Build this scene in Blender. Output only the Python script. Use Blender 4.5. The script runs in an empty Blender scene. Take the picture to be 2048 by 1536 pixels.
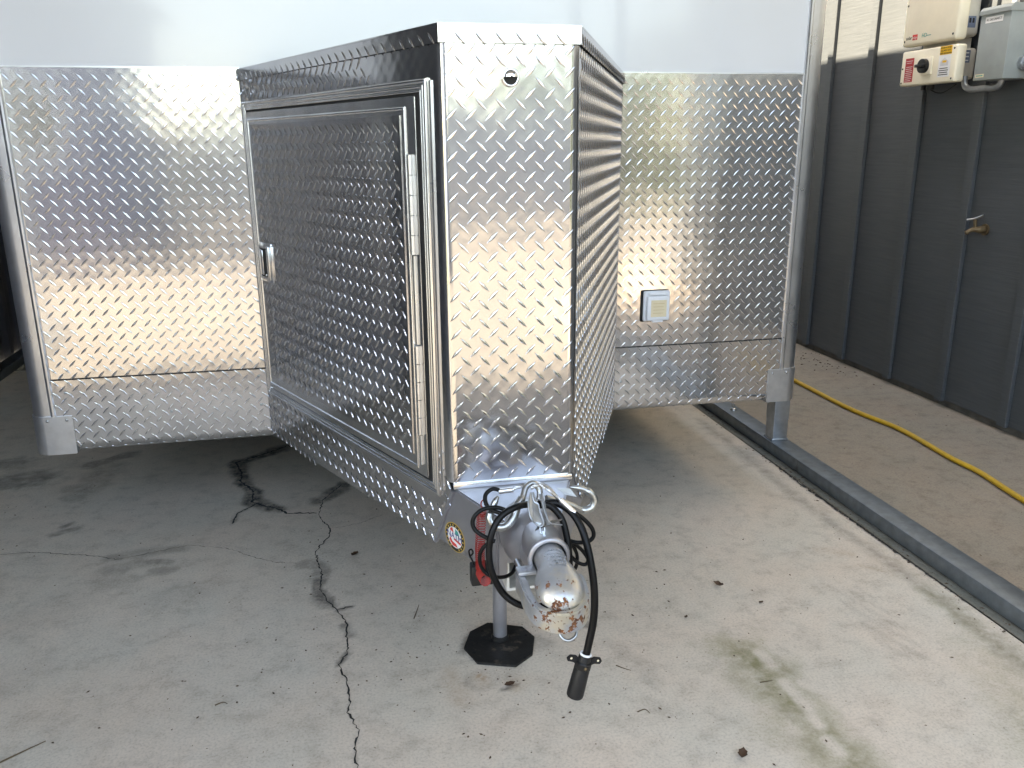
import bpy, bmesh, math, random
import numpy as np
from mathutils import Vector, Matrix
random.seed(7)
scene = bpy.context.scene
C = scene.collection
R = math.radians

# ------------------------------------------------------------------ camera
CAM = Vector((-0.3372, -2.6532, 1.2731)); YAW, PIT, ROL, FPX = R(11.7758), R(16.1088), R(-0.3999), 1672.67
fw = Vector((math.sin(YAW)*math.cos(PIT), math.cos(YAW)*math.cos(PIT), -math.sin(PIT)))
rt0 = Vector((math.cos(YAW), -math.sin(YAW), 0)); up0 = rt0.cross(fw)
rt = rt0*math.cos(ROL) + up0*math.sin(ROL); up = up0*math.cos(ROL) - rt0*math.sin(ROL)
cd = bpy.data.cameras.new('camera'); co = bpy.data.objects.new('camera', cd); C.objects.link(co)
m3 = Matrix((rt, up, -fw)).transposed(); co.matrix_world = Matrix.Translation(CAM) @ m3.to_4x4()
cd.sensor_width = 36; cd.lens = 36*FPX/2048; cd.clip_start = .02; cd.clip_end = 2000
scene.camera = co

# ------------------------------------------------------------------ sky, sun, exposure
LIGHT = Vector((.50, -.06, -.80)).normalized()          # the way the sunlight travels
w = bpy.data.worlds.new('World'); scene.world = w; w.use_nodes = True
nt = w.node_tree; nt.nodes.clear()
sky = nt.nodes.new('ShaderNodeTexSky'); sky.sky_type = 'NISHITA'; sky.sun_disc = False
sky.sun_elevation = math.asin(-LIGHT.z); sky.sun_rotation = math.atan2(-LIGHT.x, -LIGHT.y)
sky.dust_density = 1.2; sky.air_density = 1.0
bg = nt.nodes.new('ShaderNodeBackground'); bg.inputs['Strength'].default_value = 0.15
wo = nt.nodes.new('ShaderNodeOutputWorld')
nt.links.new(sky.outputs[0], bg.inputs[0]); nt.links.new(bg.outputs[0], wo.inputs[0])
sd = bpy.data.lights.new('sun', 'SUN'); sd.energy = 5.0; sd.angle = R(.53); sd.color = (1, .965, .91)
so = bpy.data.objects.new('sun', sd); C.objects.link(so); so.location = (-6, 4, 9)
so.rotation_euler = LIGHT.to_track_quat('-Z', 'Y').to_euler()
vs = scene.view_settings; vs.view_transform = 'Standard'; vs.look = 'None'; vs.gamma = 1; vs.exposure = 3.55
vs.use_white_balance = True; vs.white_balance_temperature = 8900; vs.white_balance_tint = 10

# ------------------------------------------------------------------ helpers
def at(u, v, n, d):
    """point of the plane n.p = d seen at a photograph pixel (used once, to lay out real coordinates)"""
    dr = fw + rt*((u-1024)/FPX) - up*((v-768)/FPX); n = Vector(n)
    return CAM + dr*((d - n.dot(CAM))/n.dot(dr))
def gy(u, v, y): return at(u, v, (0, 1, 0), y)
def gz(u, v, z=0.0): return at(u, v, (0, 0, 1), z)

def mesh(name, verts, faces, smooth=False):
    me = bpy.data.meshes.new(name); me.from_pydata([tuple(v) for v in verts], [], faces); me.update()
    if smooth: me.polygons.foreach_set('use_smooth', [True]*len(me.polygons))
    return me
def link(name, me, mat=None, parent=None, M=None):
    o = bpy.data.objects.new(name, me); C.objects.link(o)
    if me is not None and mat is not None:
        if not me.materials: me.materials.append(mat)
    if parent is not None: o.parent = parent
    if M is not None: o.matrix_local = M
    return o
def empty(name, label, cat, loc=(0, 0, 0), group=None):
    o = bpy.data.objects.new(name, None); C.objects.link(o); o.location = loc; o.empty_display_size = .1
    return tag(o, label, cat, group)
def tag(o, label=None, cat=None, group=None, kind=None):
    if label: o['label'] = label
    if cat: o['category'] = cat
    if group: o['group'] = group
    if kind: o['kind'] = kind
    return o
def bm_mesh(name, bm, smooth=False, auto=None):
    bmesh.ops.recalc_face_normals(bm, faces=bm.faces)
    me = bpy.data.meshes.new(name); bm.to_mesh(me); bm.free()
    if smooth: me.polygons.foreach_set('use_smooth', [True]*len(me.polygons))
    if auto: me.polygons.foreach_set('use_smooth', [True]*len(me.polygons)); me.set_sharp_from_angle(angle=R(auto))
    return me
def box_bm(bm, lo, hi, bev=0, seg=2):
    M = Matrix.Translation([(a+b)/2 for a, b in zip(lo, hi)]) @ Matrix.Diagonal([abs(b-a) for a, b in zip(lo, hi)]+[1])
    r = bmesh.ops.create_cube(bm, size=1, matrix=M)
    if bev:
        es = list({e for v in r['verts'] for e in v.link_edges})
        bmesh.ops.bevel(bm, geom=es, offset=bev, segments=seg, affect='EDGES', profile=.5)
def box(name, lo, hi, mat, parent=None, bev=0, seg=2, M=None):
    bm = bmesh.new(); box_bm(bm, lo, hi, bev, seg)
    return link(name, bm_mesh(name, bm, auto=35 if bev else None), mat, parent, M)
def prism_me(name, poly, z0, z1, bev=0, seg=2, auto=None):
    """extrude a 2-D outline from z0 to z1"""
    bm = bmesh.new(); vs_ = [bm.verts.new((x, y, z0)) for x, y in poly]; f = bm.faces.new(vs_)
    r = bmesh.ops.extrude_face_region(bm, geom=[f])
    bmesh.ops.translate(bm, verts=[v for v in r['geom'] if isinstance(v, bmesh.types.BMVert)], vec=(0, 0, z1-z0))
    if bev: bmesh.ops.bevel(bm, geom=bm.edges[:], offset=bev, segments=seg, affect='EDGES')
    return bm_mesh(name, bm, auto=auto or (35 if bev else None))
def prism(name, poly, z0, z1, mat, parent=None, M=None, bev=0, auto=None):
    return link(name, prism_me(name, poly, z0, z1, bev, auto=auto), mat, parent, M)
def frame(o, U, V):
    U = Vector(U).normalized(); V = Vector(V).normalized(); N = U.cross(V)
    M = Matrix((U, V, N)).transposed().to_4x4(); M.translation = Vector(o); return M
def spline(pts, n=8, closed=False):
    P = [Vector(p) for p in pts]; out = []
    k = len(P)
    for i in range(k if closed else k-1):
        if closed: a, b, c, d = P[i-1], P[i], P[(i+1) % k], P[(i+2) % k]
        else: a, b, c, d = P[max(i-1, 0)], P[i], P[i+1], P[min(i+2, k-1)]
        for j in range(n):
            t = j/n
            out.append(.5*((2*b) + (c-a)*t + (2*a-5*b+4*c-d)*t*t + (3*b-a-3*c+d)*t*t*t))
    if not closed: out.append(P[-1])
    return out
def tube_geo(path, r, sides=10, cap=True, sx=1.0):
    n = len(path); rad = r if callable(r) else (lambda t: r)
    V, F = [], []
    T = [(path[min(i+1, n-1)]-path[max(i-1, 0)]).normalized() for i in range(n)]
    nrm = T[0].orthogonal().normalized()
    for i in range(n):
        nrm = (nrm - T[i]*nrm.dot(T[i])).normalized(); b = T[i].cross(nrm)
        rr = rad(i/(n-1))
        for s in range(sides):
            a = 2*math.pi*s/sides; V.append(path[i] + nrm*(math.cos(a)*rr*sx) + b*(math.sin(a)*rr))
    for i in range(n-1):
        for s in range(sides):
            a, b = i*sides+s, i*sides+(s+1) % sides; F.append((a, b, b+sides, a+sides))
    if cap: F.append(tuple(range(sides-1, -1, -1))); F.append(tuple(range((n-1)*sides, n*sides)))
    return V, F
def tube(name, pts, r, mat, parent=None, n=8, sides=10, closed=False, raw=False):
    path = [Vector(p) for p in pts] if raw else spline(pts, n)
    V, F = tube_geo(path, r, sides); me = mesh(name, V, F, True); me.set_sharp_from_angle(angle=R(50))
    return link(name, me, mat, parent)
def loft(name, secs, mat, parent=None, sides=24, auto=60, M=None):
    """secs: list of (centre, ru, rv_top, rv_bottom, U, V)"""
    V, F = [], []
    for c, ru, rt_, rb, U, W in secs:
        for s in range(sides):
            a = 2*math.pi*s/sides; x, y = math.cos(a), math.sin(a)
            V.append(Vector(c) + Vector(U)*(x*ru) + Vector(W)*(y*(rt_ if y > 0 else rb)))
    n = len(secs)
    for i in range(n-1):
        for s in range(sides):
            a, b = i*sides+s, i*sides+(s+1) % sides; F.append((a, b, b+sides, a+sides))
    F.append(tuple(range(sides-1, -1, -1))); F.append(tuple(range((n-1)*sides, n*sides)))
    bm = bmesh.new(); vv = [bm.verts.new(v) for v in V]
    for f in F: bm.faces.new([vv[i] for i in f])
    return link(name, bm_mesh(name, bm, auto=auto), mat, parent, M)
def lathe_y(name, prof, cx, cz, mat, parent=None, sides=28, auto=50):
    return loft(name, [((cx, y, cz), r, r, r, (1, 0, 0), (0, 0, 1)) for y, r in prof], mat, parent, sides, auto)
def disc(name, c, N, r, h, mat, parent=None, sides=24, bev=0):
    N = Vector(N).normalized(); U = N.orthogonal().normalized(); M = frame(c, U, N.cross(U))
    poly = [(math.cos(2*math.pi*i/sides)*r, math.sin(2*math.pi*i/sides)*r) for i in range(sides)]
    me = prism_me(name, poly, 0, h, auto=40); me.transform(M)
    return link(name, me, mat, parent)
def dome(name, c, N, r, h, mat, parent=None, sides=12):
    N = Vector(N).normalized(); U = N.orthogonal().normalized(); W = N.cross(U)
    secs = [(Vector(c)+N*(h*math.sin(t)), r*math.cos(t)+1e-5, r*math.cos(t)+1e-5, r*math.cos(t)+1e-5, U, W) for t in (0, .4, .8, 1.2, 1.5)]
    return loft(name, secs, mat, parent, sides, 60)
def text(name, s, M, size, mat, parent=None, ext=.0004, align='LEFT', sx=1.0):
    cu = bpy.data.curves.new(name, 'FONT'); cu.body = s; cu.size = size; cu.extrude = ext; cu.align_x = align
    cu.resolution_u = 3
    o = bpy.data.objects.new(name+'_tmp', cu); C.objects.link(o)
    bpy.context.view_layer.update()
    me = bpy.data.meshes.new_from_object(o.evaluated_get(bpy.context.evaluated_depsgraph_get()))
    bpy.data.objects.remove(o); bpy.data.curves.remove(cu)
    me.name = name; me.materials.clear()
    me.transform(M @ Matrix.Diagonal((sx, 1, 1, 1)))
    return link(name, me, mat, parent)

# ------------------------------------------------------------------ materials
def nodes(name):
    m = bpy.data.materials.new(name); m.use_nodes = True; t = m.node_tree
    return m, t, t.nodes['Principled BSDF'], t.nodes['Material Output']
def N_(t, kind, **kw):
    n = t.nodes.new(kind)
    for k, v in kw.items():
        if k in n.inputs: n.inputs[k].default_value = v
        else: setattr(n, k, v)
    return n
def L_(t, a, b): t.links.new(a, b)
def noise(t, vec, scale, detail=4, rough=.55):
    n = N_(t, 'ShaderNodeTexNoise'); n.inputs['Scale'].default_value = scale; n.inputs['Detail'].default_value = detail
    n.inputs['Roughness'].default_value = rough
    if vec is not None: L_(t, vec, n.inputs['Vector'])
    return n.outputs['Fac']
def ramp(t, fac, stops, interp='LINEAR'):
    n = N_(t, 'ShaderNodeValToRGB'); r = n.color_ramp; r.interpolation = interp
    while len(r.elements) < len(stops): r.elements.new(.5)
    for e, (p, c) in zip(r.elements, stops): e.position = p; e.color = (*c, 1) if len(c) == 3 else c
    L_(t, fac, n.inputs[0]); return n.outputs[0]
def math_(t, op, a, b=None):
    n = N_(t, 'ShaderNodeMath', operation=op)
    for i, x in enumerate((a, b)):
        if x is None: continue
        if isinstance(x, (int, float)): n.inputs[i].default_value = x
        else: L_(t, x, n.inputs[i])
    return n.outputs[0]
def mixc(t, fac, a, b, mode='MIX'):
    n = N_(t, 'ShaderNodeMix', data_type='RGBA', blend_type=mode)
    for s, x in ((0, fac), (6, a), (7, b)):
        if isinstance(x, (int, float)): n.inputs[s].default_value = x
        elif isinstance(x, tuple): n.inputs[s].default_value = (*x, 1)
        else: L_(t, x, n.inputs[s])
    return n.outputs[2]
def coords(t, kind='Object'): return N_(t, 'ShaderNodeTexCoord').outputs[kind]
def bump(t, h, b, strength=.3, dist=.01):
    n = N_(t, 'ShaderNodeBump'); n.inputs['Strength'].default_value = strength; n.inputs['Distance'].default_value = dist
    L_(t, h, n.inputs['Height']); L_(t, n.outputs[0], b.inputs['Normal']); return n

def simple(name, col, rough=.5, metal=0, var=.12, scale=30, bmp=0, coat=0, dirt=None, rvar=.1):
    m, t, b, o = nodes(name); c = coords(t)
    f = noise(t, c, scale); lo = tuple(x*(1-var) for x in col); hi = tuple(min(1, x*(1+var)) for x in col)
    colr = ramp(t, f, [(.3, lo), (.7, hi)])
    if dirt:
        f2 = ramp(t, noise(t, c, dirt[1], 6, .65), [(dirt[2], (0, 0, 0)), (dirt[2]+.12, (1, 1, 1))])
        colr = mixc(t, f2, colr, dirt[0])
    L_(t, colr, b.inputs['Base Color']); b.inputs['Metallic'].default_value = metal
    rr = N_(t, 'ShaderNodeMapRange'); rr.inputs[3].default_value = max(.02, rough-rvar); rr.inputs[4].default_value = min(1, rough+rvar)
    L_(t, noise(t, c, scale*.6+3, 5), rr.inputs[0]); L_(t, rr.outputs[0], b.inputs['Roughness'])
    if bmp: bump(t, noise(t, c, scale*3, 4), b, bmp, .002)
    if coat: b.inputs['Coat Weight'].default_value = coat; b.inputs['Coat Roughness'].default_value = .06
    return m

PITCH = .0378
def plate_material():
    m, t, b, o = nodes('tread_plate_aluminium'); c = coords(t)
    sx = N_(t, 'ShaderNodeSeparateXYZ'); L_(t, c, sx.inputs[0])
    k = 2*math.pi/PITCH
    cu = math_(t, 'COSINE', math_(t, 'MULTIPLY', sx.outputs[0], k)); cv = math_(t, 'COSINE', math_(t, 'MULTIPLY', sx.outputs[1], k))
    lug = math_(t, 'MULTIPLY', cu, cv)
    h = math_(t, 'ADD', math_(t, 'MULTIPLY', lug, .000040), math_(t, 'MULTIPLY', noise(t, c, 5, 2), .0016))
    h = math_(t, 'ADD', h, math_(t, 'MULTIPLY', noise(t, c, 60, 3), .00006))
    bn = bump(t, h, b, 1.0, 1.0)
    b.inputs['Metallic'].default_value = 1
    L_(t, ramp(t, noise(t, c, 9, 6, .7), [(.3, (.60, .60, .62)), (.7, (.68, .68, .685))]), b.inputs['Base Color'])
    rr = N_(t, 'ShaderNodeMapRange'); rr.inputs[3].default_value = .08; rr.inputs[4].default_value = .17
    L_(t, noise(t, c, 14, 6, .7), rr.inputs[0]); L_(t, rr.outputs[0], b.inputs['Roughness'])
    g = N_(t, 'ShaderNodeBsdfGlossy'); g.inputs['Color'].default_value = (.66, .66, .68, 1); g.inputs['Roughness'].default_value = .38
    L_(t, bn.outputs[0], g.inputs['Normal'])
    mx = N_(t, 'ShaderNodeMixShader'); mx.inputs[0].default_value = .06
    L_(t, b.outputs[0], mx.inputs[1]); L_(t, g.outputs[0], mx.inputs[2]); L_(t, mx.outputs[0], o.inputs[0])
    return m
M_PLATE = plate_material()
M_LUG = simple('tread_lug_aluminium', (.64, .64, .65), .16, 1, .05, 40, rvar=.06)
M_TRIM = simple('extruded_aluminium', (.74, .75, .77), .3, 1, .08, 12, rvar=.1)
M_TRIMD = simple('door_trim_aluminium', (.72, .73, .74), .22, 1, .08, 14, rvar=.08)
M_CAST = simple('cast_corner_aluminium', (.62, .63, .65), .42, 1, .1, 25, bmp=.1)
M_WHITE = simple('white_trailer_skin', (.68, .70, .745), .18, 0, .02, 2, coat=.4, rvar=.04)
M_STEEL = simple('silver_painted_steel', (.36, .36, .385), .38, .75, .08, 20, bmp=.05, dirt=((.22, .2, .18), 14, .68))
M_GALV = simple('galvanised_steel', (.42, .45, .48), .42, .9, .14, 35, rvar=.12, dirt=((.2, .2, .19), 9, .66))
M_RAIL = simple('weathered_rail_steel', (.17, .195, .215), .5, .75, .16, 30, rvar=.12, dirt=((.10, .10, .095), 9, .62))
M_ZINC = simple('zinc_plated_steel', (.42, .43, .43), .34, 1, .12, 40, dirt=((.5, .45, .3), 20, .72))
M_BLACK = simple('black_rubber', (.0035, .0035, .004), .42, 0, .3, 60, rvar=.1)
M_BLACK.node_tree.nodes['Principled BSDF'].inputs['Specular IOR Level'].default_value = .22
M_PLAST = simple('black_plastic', (.0045, .0045, .005), .5, 0, .3, 60, bmp=.2)
M_FOOT = simple('black_painted_plate', (.009, .009, .0085), .6, 0, .3, 40, bmp=.3, dirt=((.075, .06, .045), 22, .56))
M_RED = simple('red_coil_plastic', (.30, .02, .015), .35, 0, .15, 60)
M_ROPE = simple('wire_rope_steel', (.5, .5, .5), .35, 1, .2, 300)
M_DARK = simple('dark_seam', (.012, .012, .012), .8)
M_UNDER = simple('dark_chassis_paint', (.02, .02, .02), .6)
M_CHROME = simple('chrome', (.85, .86, .88), .07, 1, .02, 20, rvar=.02)
M_WPLAST = simple('white_plastic', (.72, .74, .78), .35, 0, .04, 30)
M_CREAM = simple('cream_label_paper', (.68, .58, .40), .6, 0, .06, 20)
M_CREAMMET = simple('cream_enclosure', (.84, .77, .61), .42, 0, .04, 12)
M_CREAMSIDE = simple('off_white_casting', (.62, .58, .50), .45, 0, .06, 14)
M_GREYBOX = simple('grey_enclosure', (.29, .32, .315), .45, 0, .06, 16)
M_REDLAB = simple('red_label', (.45, .03, .035), .5, 0, .08, 60)
M_YELLAB = simple('yellow_label', (.80, .45, .02), .5, 0, .05, 60)
M_WLAB = simple('white_label', (.78, .78, .78), .5, 0, .03, 60)
M_BLUELAB = simple('blue_grey_label', (.16, .20, .28), .45, 0, .1, 120)
M_INK = simple('black_ink', (.015, .015, .015), .6)
M_INKW = simple('white_ink', (.7, .6, .58), .6)
M_INKR = simple('red_ink', (.6, .04, .03), .6)
M_INKT = simple('teal_ink', (.03, .30, .26), .6)
M_INKB = simple('navy_ink', (.02, .025, .2), .5)
M_GOLD = simple('gold_ink', (.65, .42, .08), .5)
M_BRASS = simple('tarnished_brass', (.14, .10, .055), .55, .7, .25, 60, bmp=.2)
M_YHOSE = simple('yellow_hose', (.50, .29, .015), .55, 0, .12, 40, dirt=((.3, .2, .04), 30, .66))
M_TYRE = simple('tyre_rubber', (.02, .02, .02), .8, 0, .2, 30)
M_DEADLEAF = simple('dead_leaf', (.07, .035, .018), .7, 0, .35, 80)
M_TWIG = simple('dry_twig', (.11, .075, .04), .8, 0, .3, 80)
M_CRACK = simple('crack_dirt', (.03, .028, .025), .95, 0, .4, 60)
M_SHEET = simple('grey_sheet_metal', (.14, .145, .17), .5, .2, .1, 3)
M_ROOF = simple('carport_roof_sheet', (.45, .47, .5), .45, .5, .08, 3)

def coupler_material():
    m, t, b, o = nodes('rusty_silver_coupler'); c = coords(t)
    sx = N_(t, 'ShaderNodeSeparateXYZ'); L_(t, c, sx.inputs[0])
    mr = N_(t, 'ShaderNodeMapRange'); mr.inputs[1].default_value = -1.385; mr.inputs[2].default_value = -1.475
    L_(t, sx.outputs[1], mr.inputs[0])
    f = math_(t, 'ADD', noise(t, c, 75, 5, .6), math_(t, 'MULTIPLY', mr.outputs[0], .16))
    rust = ramp(t, f, [(.70, (0, 0, 0)), (.74, (1, 1, 1))])
    tan = ramp(t, math_(t, 'ADD', noise(t, c, 26, 3), math_(t, 'MULTIPLY', mr.outputs[0], .2)), [(.58, (0, 0, 0)), (.78, (1, 1, 1))])
    base = ramp(t, noise(t, c, 40), [(.3, (.36, .37, .39)), (.7, (.46, .47, .49))])
    col = mixc(t, math_(t, 'MULTIPLY', tan, .55), base, (.62, .52, .34))
    col = mixc(t, rust, col, ramp(t, noise(t, c, 200), [(.35, (.06, .018, .008)), (.7, (.25, .09, .025))]))
    L_(t, col, b.inputs['Base Color'])
    L_(t, math_(t, 'SUBTRACT', .65, math_(t, 'MULTIPLY', rust, .6)), b.inputs['Metallic'])
    L_(t, math_(t, 'ADD', .36, math_(t, 'MULTIPLY', rust, .45)), b.inputs['Roughness'])
    bump(t, math_(t, 'ADD', noise(t, c, 160, 4), math_(t, 'MULTIPLY', rust, -.6)), b, .35, .0015)
    return m
M_COUP = coupler_material()

def concrete(name, lo, hi, stains=True, speck=.5):
    m, t, b, o = nodes(name); c = coords(t)
    f1 = noise(t, c, 1.6, 6, .65); f2 = noise(t, c, 14, 6, .7); f3 = noise(t, c, 160, 3, .6)
    col = ramp(t, f1, [(.3, lo), (.7, hi)])
    col = mixc(t, .5, col, ramp(t, f2, [(.28, tuple(x*.62 for x in lo)), (.5, hi), (.75, tuple(min(1, x*1.12) for x in hi))]))
    tint = ramp(t, noise(t, c, 3.1, 3), [(.35, (.975, 1.0, .985)), (.65, (1.04, 1.0, .96))])
    col = mixc(t, 1.0, col, tint, 'MULTIPLY')
    col = mixc(t, .45, col, ramp(t, f3, [(.3, (.55, .55, .55)), (.5, (1, 1, 1)), (.7, (1.15, 1.15, 1.15))]), 'MULTIPLY')
    # pin-head pores
    vo = N_(t, 'ShaderNodeTexVoronoi'); vo.inputs['Scale'].default_value = 42; L_(t, c, vo.inputs['Vector'])
    dots = ramp(t, vo.outputs['Distance'], [(.045, (1, 1, 1)), (.08, (0, 0, 0))])
    dots = math_(t, 'MULTIPLY', dots, ramp(t, noise(t, c, 2.3, 2), [(.5, (0, 0, 0)), (.62, (1, 1, 1))]))
    col = mixc(t, math_(t, 'MULTIPLY', dots, speck), col, (.06, .055, .045))
    if stains:
        a = N_(t, 'ShaderNodeAttribute'); a.attribute_name = 'stain'
        s = N_(t, 'ShaderNodeSeparateColor'); L_(t, a.outputs['Color'], s.inputs[0])
        br = ramp(t, noise(t, c, 24, 6, .7), [(.3, (.25, .25, .25)), (.62, (1, 1, 1))])
        col = mixc(t, math_(t, 'MULTIPLY', s.outputs[0], br), col, (.055, .052, .048))
        col = mixc(t, math_(t, 'MULTIPLY', s.outputs[1], br), col, (.17, .16, .065))
        col = mixc(t, math_(t, 'MULTIPLY', s.outputs[2], br), col, (.32, .19, .09))
    L_(t, col, b.inputs['Base Color']); b.inputs['Roughness'].default_value = .82
    b.inputs['Specular IOR Level'].default_value = .3
    bump(t, math_(t, 'ADD', math_(t, 'MULTIPLY', f3, .5), f2), b, .25, .004)
    return m
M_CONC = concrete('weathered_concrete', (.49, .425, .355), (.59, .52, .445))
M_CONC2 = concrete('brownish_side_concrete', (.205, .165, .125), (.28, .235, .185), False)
M_DRIVE = concrete('pebbly_driveway', (.060, .0555, .050), (.080, .0745, .067), False)
M_STRIP = concrete('dirty_joint_strip', (.09, .085, .065), (.20, .19, .16), False)

def siding_material():
    m, t, b, o = nodes('slate_grey_painted_siding'); c = coords(t)
    mp = N_(t, 'ShaderNodeMapping'); mp.inputs['Scale'].default_value = (4, 4, 90); L_(t, c, mp.inputs[0])
    g = noise(t, mp.outputs[0], 1.2, 5, .6)
    col = ramp(t, noise(t, c, 1.3, 5), [(.3, (.036, .043, .05)), (.7, (.055, .062, .069))])
    col = mixc(t, .3, col, ramp(t, g, [(.3, (.035, .042, .047)), (.7, (.085, .095, .10))]))
    L_(t, col, b.inputs['Base Color']); b.inputs['Roughness'].default_value = .55
    bump(t, g, b, .35, .003); return m
M_SIDING = siding_material()
M_FOUND = simple('foundation_concrete', (.09, .085, .075), .9, 0, .35, 12, bmp=.4)

def leaf_material(name, a, bcol):
    m, t, b, o = nodes(name); oi = N_(t, 'ShaderNodeNewGeometry')
    L_(t, ramp(t, oi.outputs['Random Per Island'], [(0, a), (1, bcol)]), b.inputs['Base Color']); b.inputs['Roughness'].default_value = .6
    return m
M_LEAF = leaf_material('tree_leaves', (.018, .032, .014), (.05, .07, .03))
M_BARK = simple('bark', (.09, .07, .05), .9, 0, .3, 14, bmp=.5)
M_GRASS = simple('lawn_grass', (.035, .048, .02), .9, 0, .35, 6, bmp=.4)
M_STUCCO = simple('lilac_grey_stucco', (.09, .088, .118), .85, 0, .1, 8, bmp=.2)
M_GLASS = simple('window_glass', (.03, .035, .04), .05, 0, .05, 5)

# ------------------------------------------------------------------ ground
RAILX = 1.40
def smooth_poly_dist(X, Y, pts):
    d = np.full(X.shape, 1e9); tt = np.zeros(X.shape); k = len(pts)-1
    for i in range(k):
        ax, ay = pts[i]; bx, by = pts[i+1]; vx, vy = bx-ax, by-ay; l2 = vx*vx+vy*vy+1e-12
        t = np.clip(((X-ax)*vx+(Y-ay)*vy)/l2, 0, 1); q = np.hypot(X-ax-t*vx, Y-ay-t*vy)
        m = q < d; d = np.where(m, q, d); tt = np.where(m, (i+t)/k, tt)
    return d, tt
def G(*pts): return [tuple(gz(u, v).xy) for u, v in pts]
def CR(*pts): return [(380+.44*x, 860+.44*y) for x, y in pts]
def CL(*pts): return [(.44*x, 860+.44*y) for x, y in pts]
main_crack = CR((690, 250), (640, 290), (605, 320), (585, 395), (635, 450), (630, 490), (600, 520), (570, 555), (585, 605), (600, 660), (590, 720), (620, 770), (650, 805), (668, 820), (715, 885), (710, 930), (720, 970), (715, 1015), (672, 1070), (710, 1130), (725, 1195), (725, 1250), (715, 1290), (770, 1365), (752, 1440), (755, 1510), (780, 1600))
crack_a = CR((440, 75), (340, 110), (210, 150), (235, 200), (230, 235), (290, 280), (285, 330), (330, 345), (400, 360), (440, 382), (500, 380), (580, 380))
crack_b = CR((300, 340), (220, 378), (190, 430))
crack_c = CR((668, 820), (742, 802))
crack_d = CR((0, 525), (170, 540), (300, 583), (400, 605), (490, 610))
crack_e = CR((635, 450), (720, 437), (790, 420), (880, 385))
crack_f = CL((-60, 575), (130, 558), (380, 570), (540, 590), (740, 550), (860, 525))
SX0, SX1, SY0, SY1 = -2.35, 1.365, -2.0, 2.6
dx = .011
nx, ny = int((SX1-SX0)/dx), int((SY1-SY0)/dx)
gx = np.linspace(SX0, SX1, nx+1); gyv = np.linspace(SY0, SY1, ny+1)
X, Y = np.meshgrid(gx, gyv)
rs = np.random.RandomState(3)
def vnoise(X, Y, s, seed):
    r = np.random.RandomState(seed); T = r.rand(64, 64); x = X*s+20; y = Y*s+20
    xi = np.floor(x).astype(int); yi = np.floor(y).astype(int); fx = x-xi; fy = y-yi; fx = fx*fx*(3-2*fx); fy = fy*fy*(3-2*fy)
    g = lambda a, b: T[a % 64, b % 64]
    return (g(xi, yi)*(1-fx)+g(xi+1, yi)*fx)*(1-fy)+(g(xi, yi+1)*(1-fx)+g(xi+1, yi+1)*fx)*fy
wob = .6*vnoise(X, Y, 14, 1)+.4*vnoise(X, Y, 37, 2)
damp = np.zeros_like(X); algae = np.zeros_like(X); rust = np.zeros_like(X)
def stroke(pts, wd, amt, arr, soft=.5):
    d, t = smooth_poly_dist(X, Y, G(*pts)); e = d/(wd*(.35+1.3*wob))
    return np.maximum(arr, amt*np.clip((1-e)/soft, 0, 1))
damp = stroke(crack_a[:9], .042, 1.0, damp); damp = stroke(CR((700, 250), (640, 290), (605, 320)), .05, .9, damp)
damp = stroke(crack_b, .014, .5, damp)
damp = stroke(CR((500, 618), (560, 610), (595, 640), (590, 680)), .03, .45, damp, .3)
damp = stroke(CR((590, 690), (585, 740), (625, 780), (630, 800)), .03, .8, damp, .4); damp = stroke(CR((600, 740), (645, 765)), .018, .7, damp)
damp = stroke(CR((570, 760), (600, 810)), .022, .35, damp); damp = stroke(CR((668, 820), (742, 802)), .008, .9, damp)
damp = stroke(CR((700, 890), (725, 930)), .018, .6, damp); damp = stroke(CR((715, 1015), (672, 1065)), .012, .9, damp)
for pts, wd, a in ((CL((500, 580), (640, 562), (800, 540)), .035, .4), (CL((490, 640), (640, 610)), .05, .35), (CL((690, 600), (765, 600)), .03, .5), (CL((470, 700), (600, 670)), .05, .3),
                   (CL((690, 640), (760, 640)), .028, .45), (CL((430, 260), (330, 300), (500, 160)), .08, .35), (CL((0, 240), (150, 220)), .12, .6), (CL((0, 160), (60, 150)), .1, .5), (CL((250, 475), (340, 450)), .02, .6), (CL((290, 440), (325, 425)), .015, .6),
                   (CL((420, 160), (590, 110)), .05, .6), (CL((0, 900), (300, 800)), .12, .12), (CL((700, 800), (900, 720)), .08, .15), (CL((0, 1180), (200, 1060)), .06, .14)):
    damp = stroke(pts, wd, a, damp)
# tyre print and scuffs on the right, ring under the jack
for k in range(7): damp = stroke([(1655+k*14, 1170+k*3), (1725+k*14, 1245+k*3), (1790+k*12, 1320)], .006, .2, damp, .8)
rc = gz(965, 1360); ring = np.abs(np.hypot(X-rc.x, Y-rc.y)-.036); damp = np.maximum(damp, .35*np.clip(1-ring/.014, 0, 1)*wob*1.6)
damp = stroke([(1040, 1272), (1085, 1285)], .03, .35, damp); damp = stroke([(935, 1275), (925, 1305)], .016, .6, damp)
damp = stroke([(1165, 1245), (1180, 1250)], .016, .85, damp, .4); damp = stroke([(1005, 1380), (1030, 1370)], .012, .8, damp)
damp = stroke([(1230, 1290), (1290, 1330), (1310, 1365)], .03, .22, damp)
damp = stroke([(1400, 840), (1600, 1000), (1800, 1140), (2048, 1330)], .045, .45, damp, 1.0)
algae = stroke([(1480, 1300), (1530, 1345), (1580, 1400), (1630, 1450), (1690, 1520), (1740, 1600)], .095, .85, algae, .9)
algae = stroke([(1500, 1290), (1560, 1330), (1585, 1350)], .04, .6, algae, .9)
algae = stroke([(1600, 1440), (1560, 1420), (1560, 1470)], .07, .4, algae, 1.0)
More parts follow.
